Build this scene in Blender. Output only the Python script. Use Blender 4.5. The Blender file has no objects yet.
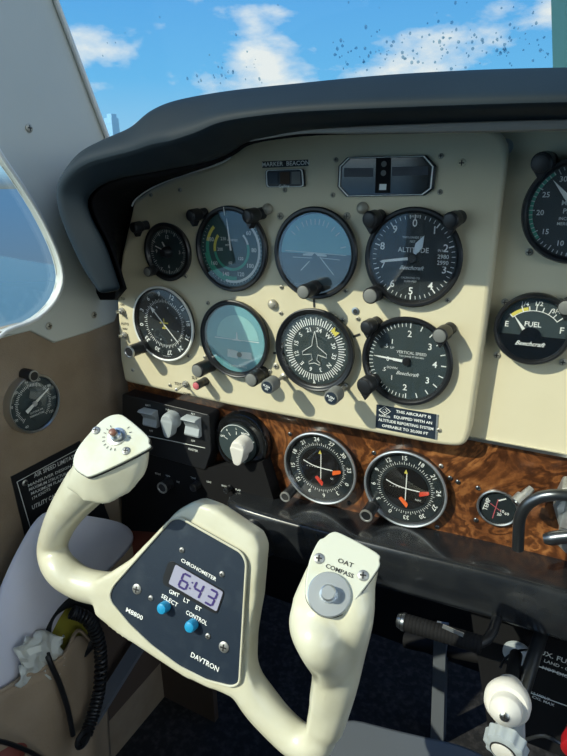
import bpy, bmesh, math, random
from mathutils import Vector, Matrix
random.seed(7)
S = bpy.context.scene
COL = S.collection
PI = math.pi

# ------------------------------------------------------------------ camera, light, exposure
cam_d = bpy.data.cameras.new('camera'); cam = bpy.data.objects.new('camera', cam_d); COL.objects.link(cam)
CP = Vector((0.2147, -0.4769, 0.0594)); FPX = 552.0
RR = Matrix(((0.88478523, 0.46581818, -0.01298166), (0.14277646, -0.2975002, -0.94398544), (-0.44358762, 0.8333709, -0.32973165)))
Rm = Matrix((RR[0], -RR[1], -RR[2])).transposed()
cam.matrix_world = Matrix.Translation(CP) @ Rm.to_4x4()
cam_d.sensor_fit = 'VERTICAL'; cam_d.sensor_height = 36.0; cam_d.lens = 36.0 * FPX / 756.0
cam_d.clip_start = 0.01; cam_d.clip_end = 5000
S.camera = cam
S.view_settings.view_transform = 'Standard'; S.view_settings.look = 'None'
S.view_settings.gamma = 1; S.view_settings.use_curve_mapping = False
S.view_settings.exposure = 0.5
S.cycles.max_bounces = 8; S.cycles.transparent_max_bounces = 24
S.cycles.use_denoising = True

SUN_DIR = Vector((0.80, 1.0, -0.93)).normalized()
sl = bpy.data.lights.new('sun', 'SUN'); sl.energy = 4.1; sl.angle = 0.009; sl.color = (1.0, 0.93, 0.73)
so = bpy.data.objects.new('sun', sl); COL.objects.link(so)
so.rotation_euler = SUN_DIR.to_track_quat('-Z', 'Y').to_euler()

world = bpy.data.worlds.new('sky'); S.world = world; world.use_nodes = True
nt = world.node_tree; nt.nodes.clear()
def nd(t, **k):
    n = nt.nodes.new(t)
    for a, b in k.items(): setattr(n, a, b)
    return n
tc = nd('ShaderNodeTexCoord'); sep = nd('ShaderNodeSeparateXYZ'); nt.links.new(tc.outputs['Generated'], sep.inputs[0])
gr = nd('ShaderNodeValToRGB'); nt.links.new(sep.outputs['Z'], gr.inputs[0])
el = gr.color_ramp.elements
el[0].position = 0.0; el[0].color = (0.15, 0.18, 0.17, 1)
el[1].position = 1.0; el[1].color = (0.03, 0.16, 0.50, 1)
for p_, c_ in ((0.012, (0.13, 0.22, 0.31, 1)), (0.03, (0.26, 0.48, 0.62, 1)), (0.16, (0.105, 0.36, 0.62, 1)), (0.35, (0.055, 0.25, 0.57, 1))):
    e = el.new(p_); e.color = c_
hz = nd('ShaderNodeMapRange'); nt.links.new(sep.outputs['Z'], hz.inputs['Value']); hz.inputs['From Min'].default_value = -0.30; hz.inputs['From Max'].default_value = -0.02
hb = nd('ShaderNodeMath', operation='LESS_THAN'); hb.inputs[1].default_value = 0.0; nt.links.new(sep.outputs['Z'], hb.inputs[0])
hm = nd('ShaderNodeMath', operation='MULTIPLY'); nt.links.new(hz.outputs[0], hm.inputs[0]); nt.links.new(hb.outputs[0], hm.inputs[1])
hx = nd('ShaderNodeMixRGB'); hx.inputs['Color2'].default_value = (0.085, 0.19, 0.33, 1); nt.links.new(hm.outputs[0], hx.inputs['Fac']); nt.links.new(gr.outputs[0], hx.inputs['Color1'])
# clouds: noise stretched towards the horizon
mp = nd('ShaderNodeMapping'); mp.inputs['Scale'].default_value = (1, 1, 2.3); mp.inputs['Location'].default_value = (0.35, 0.1, 0.0)
nt.links.new(tc.outputs['Generated'], mp.inputs[0])
nz = nd('ShaderNodeTexNoise'); nz.inputs['Scale'].default_value = 5.5; nz.inputs['Detail'].default_value = 9; nz.inputs['Roughness'].default_value = 0.55
nt.links.new(mp.outputs[0], nz.inputs['Vector'])
band = nd('ShaderNodeValToRGB'); nt.links.new(sep.outputs['Z'], band.inputs[0])
be = band.color_ramp.elements; be[0].position = 0.0; be[0].color = (0, 0, 0, 1); be[1].position = 0.42; be[1].color = (0, 0, 0, 1)
for p_, v_ in ((0.05, 0.06), (0.15, 0.12), (0.20, 0.14), (0.26, 0.06), (0.32, 0.0)):
    e = be.new(p_); e.color = (v_, v_, v_, 1)
ad = nd('ShaderNodeMath', operation='ADD'); nt.links.new(nz.outputs['Fac'], ad.inputs[0]); nt.links.new(band.outputs[0], ad.inputs[1])
cr = nd('ShaderNodeMapRange'); cr.inputs['From Min'].default_value = 0.60; cr.inputs['From Max'].default_value = 0.76
yr = nd('ShaderNodeMapRange'); nt.links.new(sep.outputs['Y'], yr.inputs['Value']); yr.inputs['From Min'].default_value = 0.25; yr.inputs['From Max'].default_value = -0.35; yr.inputs['To Max'].default_value = 0.14  # unseen cloud added behind the camera to whiten the fill light
ad2 = nd('ShaderNodeMath', operation='ADD'); nt.links.new(ad.outputs[0], ad2.inputs[0]); nt.links.new(yr.outputs[0], ad2.inputs[1])
xr = nd('ShaderNodeMapRange'); nt.links.new(sep.outputs['X'], xr.inputs['Value']); xr.inputs['From Min'].default_value = 0.35; xr.inputs['From Max'].default_value = 0.75; xr.inputs['To Max'].default_value = 0.16  # unseen cloud added to the right, taking blue out of the fill
ad3 = nd('ShaderNodeMath', operation='ADD'); nt.links.new(ad2.outputs[0], ad3.inputs[0]); nt.links.new(xr.outputs[0], ad3.inputs[1])
nt.links.new(ad3.outputs[0], cr.inputs['Value'])
gz = nd('ShaderNodeMath', operation='GREATER_THAN'); gz.inputs[1].default_value = 0.03; nt.links.new(sep.outputs['Z'], gz.inputs[0])
ml = nd('ShaderNodeMath', operation='MULTIPLY'); nt.links.new(cr.outputs[0], ml.inputs[0]); nt.links.new(gz.outputs[0], ml.inputs[1])
mx = nd('ShaderNodeMixRGB'); mx.inputs['Color2'].default_value = (0.60, 0.64, 0.63, 1)
nt.links.new(ml.outputs[0], mx.inputs['Fac']); nt.links.new(hx.outputs[0], mx.inputs['Color1'])
bg = nd('ShaderNodeBackground'); gl_ = nd('ShaderNodeMapRange'); nt.links.new(sep.outputs['Y'], gl_.inputs['Value']); gl_.inputs['From Min'].default_value = 0.45; gl_.inputs['From Max'].default_value = -0.30; gl_.inputs['To Min'].default_value = 0.98; gl_.inputs['To Max'].default_value = 2.7  # sky brightened behind the camera as added fill for shaded parts
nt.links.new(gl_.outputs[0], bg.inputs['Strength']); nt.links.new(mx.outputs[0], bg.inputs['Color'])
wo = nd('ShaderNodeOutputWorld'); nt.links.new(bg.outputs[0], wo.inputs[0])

# ------------------------------------------------------------------ measuring helpers
def ray(x, y):
    v = Vector(((x - 283.5) / FPX, (y - 378.0) / FPX, 1.0)); return RR.transposed() @ v
def at(x, y, Y):
    d = ray(x, y); return CP + d * ((Y - CP.y) / d.y)
def atx(x, y, X):
    d = ray(x, y); return CP + d * ((X - CP.x) / d.x)
def atz(x, y, Z):
    d = ray(x, y); return CP + d * ((Z - CP.z) / d.z)
def atp(x, y, P0, n):
    d = ray(x, y); return CP + d * ((P0 - CP).dot(n) / d.dot(n))

# ------------------------------------------------------------------ materials
MATS = {}
def mat(name, col, rough=0.5, metal=0.0, spec=0.5, coat=0.0, noise=None, bump=None, emit=None):
    m = bpy.data.materials.new(name); m.use_nodes = True; t = m.node_tree; b = t.nodes['Principled BSDF']
    b.inputs['Base Color'].default_value = (*col, 1); b.inputs['Roughness'].default_value = rough
    b.inputs['Metallic'].default_value = metal; b.inputs['Specular IOR Level'].default_value = spec
    b.inputs['Coat Weight'].default_value = coat; b.inputs['Coat Roughness'].default_value = 0.08
    if noise:      # (scale, second colour, low, high)
        sc, c2, lo, hi = noise
        c = t.nodes.new('ShaderNodeTexCoord'); n = t.nodes.new('ShaderNodeTexNoise'); n.inputs['Scale'].default_value = sc; n.inputs['Detail'].default_value = 6
        t.links.new(c.outputs['Object'], n.inputs['Vector'])
        r = t.nodes.new('ShaderNodeMapRange'); r.inputs['From Min'].default_value = lo; r.inputs['From Max'].default_value = hi
        t.links.new(n.outputs['Fac'], r.inputs['Value'])
        x = t.nodes.new('ShaderNodeMixRGB'); x.inputs['Color1'].default_value = (*col, 1); x.inputs['Color2'].default_value = (*c2, 1)
        t.links.new(r.outputs[0], x.inputs['Fac']); t.links.new(x.outputs[0], b.inputs['Base Color'])
    if bump:       # (scale, strength)
        c = t.nodes.new('ShaderNodeTexCoord'); n = t.nodes.new('ShaderNodeTexNoise'); n.inputs['Scale'].default_value = bump[0]; n.inputs['Detail'].default_value = 4
        t.links.new(c.outputs['Object'], n.inputs['Vector'])
        u = t.nodes.new('ShaderNodeBump'); u.inputs['Strength'].default_value = bump[1]; u.inputs['Distance'].default_value = 0.001
        t.links.new(n.outputs['Fac'], u.inputs['Height']); t.links.new(u.outputs[0], b.inputs['Normal'])
    if emit:
        b.inputs['Emission Color'].default_value = (*emit[0], 1); b.inputs['Emission Strength'].default_value = emit[1]
    MATS[name] = m; return m
M = MATS
mat('cream_panel', (0.66, 0.60, 0.42), 0.42, noise=(14, (0.61, 0.55, 0.375), 0.4, 0.8), bump=(900, 0.05))
mat('yoke_cream', (0.64, 0.62, 0.475), 0.28, coat=0.3, noise=(30, (0.56, 0.53, 0.37), 0.45, 0.8))
mat('cap_cream', (0.62, 0.63, 0.52), 0.35, noise=(45, (0.58, 0.56, 0.38), 0.5, 0.75))
mat('black_plastic', (0.012, 0.013, 0.015), 0.42)
mat('black_gloss', (0.006, 0.007, 0.008), 0.12, coat=0.5)
mat('black_matt', (0.008, 0.008, 0.009), 0.8, spec=0.2)
mat('dial_black', (0.012, 0.020, 0.024), 0.6)
mat('dial_grey_veil', (0.030, 0.048, 0.052), 0.6)  # dark dial colour lifted to stand for haze and reflection in the glass
mat('bezel', (0.01, 0.011, 0.013), 0.35)
mat('vinyl', (0.009, 0.017, 0.024), 0.6, spec=0.18, bump=(600, 0.06), noise=(9, (0.012, 0.022, 0.030), 0.4, 0.7))
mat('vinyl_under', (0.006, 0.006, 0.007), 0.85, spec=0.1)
mat('white_mark', (0.90, 0.92, 0.88), 0.6)
mat('dim_mark', (0.68, 0.71, 0.68), 0.6)
mat('black_mark', (0.02, 0.02, 0.02), 0.6)
mat('white_paint', (0.75, 0.76, 0.72), 0.4)
mat('green', (0.05, 0.36, 0.24), 0.6); mat('yellow', (0.78, 0.68, 0.12), 0.6)
mat('dial_teal_reflect', (0.028, 0.075, 0.075), 0.6)  # teal of the glass reflection put into the dial colour
mat('orange', (0.9, 0.16, 0.03), 0.5); mat('red', (0.7, 0.06, 0.03), 0.5)
mat('pink_red', (0.55, 0.12, 0.14), 0.5)
mat('steel', (0.55, 0.56, 0.55), 0.32, metal=1.0)
mat('dull_steel', (0.42, 0.42, 0.40), 0.5, metal=0.8)
mat('dark_steel', (0.12, 0.13, 0.14), 0.3, metal=0.9)
mat('alu', (0.72, 0.76, 0.78), 0.35, metal=0.85)
mat('grey_cap', (0.16, 0.165, 0.155), 0.55)
mat('white_knob', (0.70, 0.68, 0.62), 0.45)
mat('grey_switch', (0.36, 0.40, 0.42), 0.45)
mat('plate_navy', (0.014, 0.024, 0.040), 0.42, noise=(60, (0.030, 0.042, 0.058), 0.5, 0.8), bump=(500, 0.1))
mat('lcd', (0.36, 0.36, 0.46), 0.35); mat('lcd_digit', (0.05, 0.03, 0.16), 0.5)
mat('blue_button', (0.02, 0.30, 0.55), 0.35)
mat('dial_sky_sheen', (0.17, 0.42, 0.46), 0.55); mat('dial_sky_reflect', (0.34, 0.62, 0.60), 0.5); mat('dial_ground', (0.07, 0.11, 0.13), 0.6)  # both sky tones brightened to carry the glass reflection in their colour
mat('pillar', (0.56, 0.58, 0.53), 0.5, noise=(6, (0.48, 0.51, 0.47), 0.3, 0.8), bump=(500, 0.08))
mat('wall_cloth', (0.30, 0.235, 0.165), 0.9, spec=0.15, noise=(25, (0.25, 0.19, 0.13), 0.4, 0.7), bump=(900, 0.6))
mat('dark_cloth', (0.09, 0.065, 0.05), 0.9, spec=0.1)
mat('pouch_cloth', (0.42, 0.32, 0.22), 0.8, spec=0.25, noise=(12, (0.32, 0.24, 0.16), 0.35, 0.7), bump=(300, 0.4))
mat('carpet', (0.02, 0.02, 0.021), 0.95, spec=0.1, bump=(160, 1.0), noise=(110, (0.045, 0.042, 0.042), 0.45, 0.7))
mat('grey_blue', (0.11, 0.125, 0.145), 0.6)
mat('paper', (0.80, 0.80, 0.88), 0.7, noise=(7, (0.70, 0.70, 0.80), 0.4, 0.7))
mat('plastic_film', (0.72, 0.74, 0.68), 0.3)
mat('red_brown', (0.22, 0.05, 0.035), 0.5)
mat('yellow_bag', (0.30, 0.27, 0.03), 0.6)
mat('tower', (0.16, 0.33, 0.46), 0.8)
mat('ceiling_cloth', (0.42, 0.42, 0.38), 0.9)
mat('teal_post', (0.07, 0.22, 0.27), 0.6)
mat('ground', (0.07, 0.09, 0.05), 0.9)
# burl walnut
def burl():
    m = bpy.data.materials.new('burl_wood'); m.use_nodes = True; t = m.node_tree; b = t.nodes['Principled BSDF']
    c = t.nodes.new('ShaderNodeTexCoord')
    n1 = t.nodes.new('ShaderNodeTexNoise'); n1.inputs['Scale'].default_value = 11; n1.inputs['Detail'].default_value = 5; n1.inputs['Distortion'].default_value = 2.2
    t.links.new(c.outputs['Object'], n1.inputs['Vector'])
    mix = t.nodes.new('ShaderNodeMixRGB'); mix.inputs['Fac'].default_value = 0.22; t.links.new(c.outputs['Object'], mix.inputs['Color1']); t.links.new(n1.outputs['Color'], mix.inputs['Color2'])
    w = t.nodes.new('ShaderNodeTexWave'); w.wave_type = 'RINGS'; w.inputs['Scale'].default_value = 11; w.inputs['Distortion'].default_value = 6; w.inputs['Detail'].default_value = 5; w.inputs['Detail Scale'].default_value = 2.2
    t.links.new(mix.outputs[0], w.inputs['Vector'])
    n2 = t.nodes.new('ShaderNodeTexNoise'); n2.inputs['Scale'].default_value = 30; n2.inputs['Detail'].default_value = 9; n2.inputs['Roughness'].default_value = 0.6; n2.inputs['Distortion'].default_value = 1.5
    t.links.new(c.outputs['Object'], n2.inputs['Vector'])
    mul = t.nodes.new('ShaderNodeMixRGB'); mul.inputs['Fac'].default_value = 0.74; t.links.new(w.outputs['Fac'], mul.inputs['Color1']); t.links.new(n2.outputs['Fac'], mul.inputs['Color2'])
    r = t.nodes.new('ShaderNodeValToRGB'); t.links.new(mul.outputs[0], r.inputs[0])
    e = r.color_ramp.elements; e[0].position = 0.22; e[0].color = (0.030, 0.010, 0.004, 1); e[1].position = 0.78; e[1].color = (0.34, 0.14, 0.045, 1)
    k = e.new(0.44); k.color = (0.080, 0.028, 0.010, 1); k = e.new(0.58); k.color = (0.16, 0.056, 0.018, 1)
    t.links.new(r.outputs[0], b.inputs['Base Color']); b.inputs['Roughness'].default_value = 0.3; b.inputs['Coat Weight'].default_value = 0.35
    MATS['burl'] = m
burl()
def glassy(name, tint, f0=0.04, boost=1.0, rough=0.0):
    m = bpy.data.materials.new(name); m.use_nodes = True; t = m.node_tree; t.nodes.clear()
    o = t.nodes.new('ShaderNodeOutputMaterial'); f = t.nodes.new('ShaderNodeLayerWeight'); f.inputs['Blend'].default_value = 0.5
    pw = t.nodes.new('ShaderNodeMath'); pw.operation = 'POWER'; pw.inputs[1].default_value = 5.0; t.links.new(f.outputs['Facing'], pw.inputs[0])
    mu = t.nodes.new('ShaderNodeMath'); mu.operation = 'MULTIPLY_ADD'; mu.inputs[1].default_value = (1 - f0) * boost; mu.inputs[2].default_value = f0 * boost; mu.use_clamp = True
    tr = t.nodes.new('ShaderNodeBsdfTransparent'); tr.inputs[0].default_value = (*tint, 1)
    g = t.nodes.new('ShaderNodeBsdfGlossy'); g.inputs['Roughness'].default_value = rough
    mx = t.nodes.new('ShaderNodeMixShader'); t.links.new(pw.outputs[0], mu.inputs[0]); t.links.new(mu.outputs[0], mx.inputs[0])
    t.links.new(tr.outputs[0], mx.inputs[1]); t.links.new(g.outputs[0], mx.inputs[2]); t.links.new(mx.outputs[0], o.inputs[0])
    MATS[name] = m
glassy('gauge_glass', (0.99, 0.99, 0.99), 0.04, 1.3, 0.01)
glassy('coated_glass', (0.97, 0.99, 0.99), 0.10, 1.2, 0.03)
glassy('windscreen', (0.985, 0.99, 0.995), 0.03, 0.5)
glassy('side_pane', (0.93, 0.96, 0.97), 0.04, 1.0)
glassy('drop', (0.72, 0.83, 0.88), 0.10, 1.5)

# ------------------------------------------------------------------ mesh helpers
def link(name, bm, m, parent=None, smooth=True, bevel=0.0, seg=2):
    me = bpy.data.meshes.new(name)
    if parent is not None:
        L = OFF[parent.name]
        bmesh.ops.translate(bm, verts=bm.verts, vec=-L)
    bm.normal_update(); bm.to_mesh(me); bm.free()
    o = bpy.data.objects.new(name, me); COL.objects.link(o)
    me.materials.append(M[m] if isinstance(m, str) else m)
    if smooth:
        for p in me.polygons: p.use_smooth = True
        try: me.set_sharp_from_angle(angle=math.radians(38))
        except Exception: pass
    if bevel > 0:
        b = o.modifiers.new('bevel', 'BEVEL'); b.width = bevel; b.segments = seg; b.limit_method = 'ANGLE'; b.angle_limit = math.radians(40)
    if parent is not None: o.parent = parent; OFF[o.name] = OFF[parent.name]
    else: OFF[o.name] = Vector((0, 0, 0))
    return o
OFF = {}
def tag(o, label, cat, group=None, kind=None):
    o['label'] = label; o['category'] = cat
    if group: o['group'] = group
    if kind: o['kind'] = kind
    return o
def struct(name, bm, m, **k):
    o = link(name, bm, m, **k); o['kind'] = 'structure'; return o
def thing(name, label, cat, loc, group=None):
    o = bpy.data.objects.new(name, None); COL.objects.link(o); o.location = loc; o.empty_display_size = 0.01
    OFF[o.name] = Vector(loc); tag(o, label, cat, group); return o
def B(): return bmesh.new()
def axes(d):
    d = Vector(d).normalized(); a = Vector((0, 0, 1)) if abs(d.z) < 0.9 else Vector((1, 0, 0))
    u = d.cross(a).normalized(); v = d.cross(u).normalized(); return u, v, d
def lathe(bm, P, d, prof, n=32, cap0=True, cap1=True, up=None):
    """prof: list of (distance along d, radius)"""
    u, v, d = axes(d); P = Vector(P); rings = []
    for h, r in prof:
        rings.append([bm.verts.new(P + d * h + (u * math.cos(2 * PI * i / n) + v * math.sin(2 * PI * i / n)) * r) for i in range(n)])
    for a, b in zip(rings, rings[1:]):
        for i in range(n): bm.faces.new((a[i], a[(i + 1) % n], b[(i + 1) % n], b[i]))
    if cap0: bm.faces.new(rings[0][::-1])
    if cap1: bm.faces.new(rings[-1])
    return bm
def prism(bm, pts, off, smoothn=0):
    """closed outline of 3-D points extruded by vector off"""
    a = [bm.verts.new(p) for p in pts]; b = [bm.verts.new(Vector(p) + Vector(off)) for p in pts]
    n = len(a); bm.faces.new(a); bm.faces.new(b[::-1])
    for i in range(n): bm.faces.new((a[i], b[i], b[(i + 1) % n], a[(i + 1) % n]))
    bmesh.ops.recalc_face_normals(bm, faces=bm.faces)
    return bm
def box(bm, c, s, rot=None):
    c = Vector(c); vs = []
    for z in (-1, 1):
        for y in (-1, 1):
            for x in (-1, 1):
                p = Vector((x * s[0] / 2, y * s[1] / 2, z * s[2] / 2))
                if rot: p = rot @ p
                vs.append(bm.verts.new(c + p))
    for f in ((0, 2, 3, 1), (4, 5, 7, 6), (0, 1, 5, 4), (2, 6, 7, 3), (0, 4, 6, 2), (1, 3, 7, 5)): bm.faces.new([vs[i] for i in f])
    return bm
def smooth_path(pts, k=6):
    pts = [Vector(p) if len(p) == 3 else Vector(p) for p in pts]; out = []
    for i in range(len(pts) - 1):
        p0 = pts[max(i - 1, 0)]; p1 = pts[i]; p2 = pts[i + 1]; p3 = pts[min(i + 2, len(pts) - 1)]
        for j in range(k):
            t = j / k
            out.append(0.5 * ((2 * p1) + (p2 - p0) * t + (2 * p0 - 5 * p1 + 4 * p2 - p3) * t * t + (3 * p1 - p0 - 3 * p2 + p3) * t ** 3))
    out.append(pts[-1]); return out
def smooth_loop(pts, k=5):
    n = len(pts); pts = [Vector(p) for p in pts]; out = []
    for i in range(n):
        p0, p1, p2, p3 = pts[i - 1], pts[i], pts[(i + 1) % n], pts[(i + 2) % n]
        for j in range(k):
            t = j / k
            out.append(0.5 * ((2 * p1) + (p2 - p0) * t + (2 * p0 - 5 * p1 + 4 * p2 - p3) * t * t + (3 * p1 - p0 - 3 * p2 + p3) * t ** 3))
    return out
def round_loop(pts, r, k=5):
    """round every corner of a closed outline by radius r (quadratic)"""
    n = len(pts); out = []
    for i in range(n):
        p = Vector(pts[i]); a = Vector(pts[i - 1]) - p; b = Vector(pts[(i + 1) % n]) - p
        rr = r[i] if isinstance(r, (list, tuple)) else r
        ra = min(rr, a.length * 0.45); rb = min(rr, b.length * 0.45)
        A = p + a.normalized() * ra; Bq = p + b.normalized() * rb
        if rr <= 0: out.append(p); continue
        for j in range(k + 1):
            t = j / k; out.append(A * (1 - t) ** 2 + p * 2 * t * (1 - t) + Bq * t * t)
    return out
def tube(bm, pts, r, n=12, k=6, closed_ends=True):
    """pts in 3-D; r a number or one per point"""
    if isinstance(r, (int, float)): r = [r] * len(pts)
    P = smooth_path([Vector((*p, q)) for p, q in zip(pts, r)], k) if k > 1 else [Vector((*p, q)) for p, q in zip(pts, r)]
    prev = None; rings = []
    for i, q in enumerate(P):
        a = P[max(i - 1, 0)].xyz; b = P[min(i + 1, len(P) - 1)].xyz; d = (b - a)
        d = d.normalized() if d.length > 1e-9 else Vector((0, 0, 1))
        if prev is None: u = axes(d)[0]
        else:
            u = prev - d * prev.dot(d); u = u.normalized() if u.length > 1e-6 else axes(d)[0]
        prev = u; v = d.cross(u)
        rings.append([bm.verts.new(q.xyz + (u * math.cos(2 * PI * j / n) + v * math.sin(2 * PI * j / n)) * q.w) for j in range(n)])
    for a, b in zip(rings, rings[1:]):
        for i in range(n): bm.faces.new((a[i], a[(i + 1) % n], b[(i + 1) % n], b[i]))
    if closed_ends: bm.faces.new(rings[0][::-1]); bm.faces.new(rings[-1])
    return bm
def strip(bm, pa, pb):
    a = [bm.verts.new(p) for p in pa]; b = [bm.verts.new(p) for p in pb]
    for i in range(len(a) - 1): bm.faces.new((a[i], a[i + 1], b[i + 1], b[i]))
    return bm
_tc = {}
def glyphs(s, shear=0.0):
    key = (s, shear)
    if key in _tc: return _tc[key]
    cu = bpy.data.curves.new('t', 'FONT'); cu.body = s; cu.align_x = 'CENTER'; cu.align_y = 'CENTER'; cu.size = 1.0; cu.resolution_u = 2; cu.shear = shear
    cu.offset = 0.014
    o = bpy.data.objects.new('t', cu); COL.objects.link(o)
    dg = bpy.context.evaluated_depsgraph_get(); me = o.evaluated_get(dg).to_mesh()
    res = ([v.co.copy() for v in me.vertices], [list(p.vertices) for p in me.polygons])
    o.evaluated_get(dg).to_mesh_clear(); bpy.data.objects.remove(o); bpy.data.curves.remove(cu)
    _tc[key] = res; return res
XA = Vector((1, 0, 0)); YA = Vector((0, 1, 0)); ZA = Vector((0, 0, 1))
def text(bm, s, size, P, ux=XA, uy=ZA, rot=0.0, shear=0.0, sx=1.0):
    """lettering flat in the plane ux, uy; rot clockwise in degrees"""
    vs, fs = glyphs(s, shear); a = math.radians(-rot); P = Vector(P)
    ex = ux * math.cos(a) + uy * math.sin(a); ey = -ux * math.sin(a) + uy * math.cos(a)
    n = [bm.verts.new(P + ex * (v.x * size * sx) + ey * (v.y * size)) for v in vs]
    for f in fs:
        try: bm.faces.new([n[i] for i in f])
        except ValueError: pass
def quad(bm, P, w, h, ux=XA, uy=ZA, rot=0.0):
    a = math.radians(-rot); P = Vector(P); ex = ux * math.cos(a) + uy * math.sin(a); ey = -ux * math.sin(a) + uy * math.cos(a)
    bm.faces.new([bm.verts.new(P + ex * (w / 2 * i) + ey * (h / 2 * j)) for i, j in ((-1, -1), (1, -1), (1, 1), (-1, 1))])
def pol(c, r, deg, y): # clock angle on the panel
    a = math.radians(deg); return Vector((c[0] + r * math.sin(a), y, c[1] + r * math.cos(a)))
def tick(bm, c, r0, r1, deg, w, y):
    quad(bm, pol(c, (r0 + r1) / 2, deg, y), w, r1 - r0, rot=deg)
def arc(bm, c, r0, r1, a0, a1, y, n=24):
    pa = [pol(c, r0, a0 + (a1 - a0) * i / n, y) for i in range(n + 1)]; pb = [pol(c, r1, a0 + (a1 - a0) * i / n, y) for i in range(n + 1)]
    strip(bm, pa, pb)
def needle(bm, c, pts, deg, y, th=0.0006):
    """pts: (across, along) outline"""
    a = math.radians(deg); ey = Vector((math.sin(a), 0, math.cos(a))); ex = Vector((math.cos(a), 0, -math.sin(a))); o = Vector((c[0], y, c[1]))
    prism(bm, [o + ex * p + ey * q for p, q in pts], (0, -th, 0))

# ------------------------------------------------------------------ setting: cabin shell
XW = -0.30
def wpt(p): return atx(p[0], p[1], XW)
# side window outline (front end seen in the photo, the unseen rest aft is shaped to let the sun in)
win = [(-0.62, -0.26), (-0.32, -0.25), (-0.20, -0.150)] + [tuple(wpt(q).yz) for q in ((0, 331), (34, 322), (55, 303), (64, 280), (58, 253), (40, 215), (18, 180), (0, 155))] + [(-0.20, 0.33), (-0.34, 0.66), (-0.62, 0.86), (-1.25, 0.84), (-1.45, 0.2), (-1.40, -0.2), (-1.2, -0.26)]
win3 = round_loop([Vector((XW, a, b)) for a, b in win], 0.02, 3)
screen_edge = [Vector((XW, 0.0540, 0.115)), Vector((XW, 0.0025, 0.240))]
def trimtop(y):  # lower rim of the window trim above the cloth
    return -0.098
# wall_left as one skin with the hole: outer loop bridged by triangulated fill
def skin(outer, hole, X, name, m):
    bm = B(); a = [bm.verts.new(p) for p in outer]; b = [bm.verts.new(p) for p in hole]
    ea = [bm.edges.new((a[i], a[(i + 1) % len(a)])) for i in range(len(a))]; eb = [bm.edges.new((b[i], b[(i + 1) % len(b)])) for i in range(len(b))]
    bmesh.ops.triangle_fill(bm, use_beauty=True, use_dissolve=False, edges=ea + eb)
    return bm
trim_low = [wpt((115, 322)), wpt((90, 332)), wpt((55, 343)), wpt((31, 331)), Vector((XW, -0.130, -0.086)), Vector((XW, -0.205, -0.165)), Vector((XW, -0.33, -0.268)), Vector((XW, -1.25, -0.280)), Vector((XW, -1.6, -0.280)), Vector((XW, -1.6, 0.90)), Vector((XW, -0.268, 0.90))]
outer = [Vector((XW, 0.08, -0.055)), Vector((XW, 0.056, 0.112))][::1]
outer = trim_low + [screen_edge[1], screen_edge[0], Vector((XW, 0.054, 0.02)), Vector((XW, 0.05, -0.08))]
bm = skin(outer, win3, XW, 'x', 'pillar')
r_ = bmesh.ops.extrude_face_region(bm, geom=bm.faces[:]); bmesh.ops.translate(bm, verts=[v for v in r_['geom'] if isinstance(v, bmesh.types.BMVert)], vec=(-0.012, 0, 0))
bmesh.ops.recalc_face_normals(bm, faces=bm.faces)
trim = struct('trim_1', bm, 'pillar', bevel=0.004, seg=3)
# rounded lip around the window and white seal bead
bm = B(); tube(bm, [p + Vector((0.001, 0, 0)) for p in win3] + [win3[0]], 0.0022, 8, 1, False)
struct('trim_2', bm, 'white_paint')
bm = B(); prism(bm, [p + Vector((-0.008, 0, 0)) for p in win3], (-0.002, 0, 0)); struct('window_1', bm, 'side_pane')
# screw and washer on the pillar
mat('screw_metal', (0.42, 0.40, 0.33), 0.45, metal=0.35)
def screw(P, n=(0, -1, 0), r=0.0034, m='screw_metal', parent=None, washer=False, name='screw'):
    bm = B(); n = Vector(n).normalized(); P = Vector(P)
    lathe(bm, P, n, [(0, r), (0.0006, r), (0.0012, r * 0.75), (0.0014, r * 0.3)], 14, cap0=False)
    o = link(name, bm, m, parent)
    u, v, _ = axes(n); bm = B(); c = P + n * 0.00155
    for q in (0, 1):
        e = u if q else v; f = v if q else u
        bm.faces.new([bm.verts.new(c + e * (r * 0.62 * i) + f * (r * 0.14 * j)) for i, j in ((-1, -1), (1, -1), (1, 1), (-1, 1))])
    link('cross_slot', bm, 'black_mark', o); return o
for q in ((29, 128), (49, 326), (94, 315)): screw(atx(q[0], q[1], XW + 0.0005), (1, 0, 0), 0.0042, parent=trim)
# lower side wall, cloth covered, in one slab
bm = B()
prism(bm, [Vector((XW - 0.004, y, z)) for y, z in ((0.34, -0.04), (0.045, -0.06), (0.045, -0.09), (-0.09, -0.080), (-0.128, -0.080), (-0.205, -0.156), (-0.33, -0.258), (-1.6, -0.265), (-1.6, -0.76), (0.34, -0.76))], (-0.02, 0, 0)); struct('wall_left', bm, 'wall_cloth')
bm = B(); prism(bm, [atx(x, y, XW - 0.0035) for x, y in ((100, 590), (170, 590), (170, 650), (60, 775), (85, 690))], (0.0025, 0, 0)); struct('trim_5', bm, 'dark_cloth')
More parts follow.
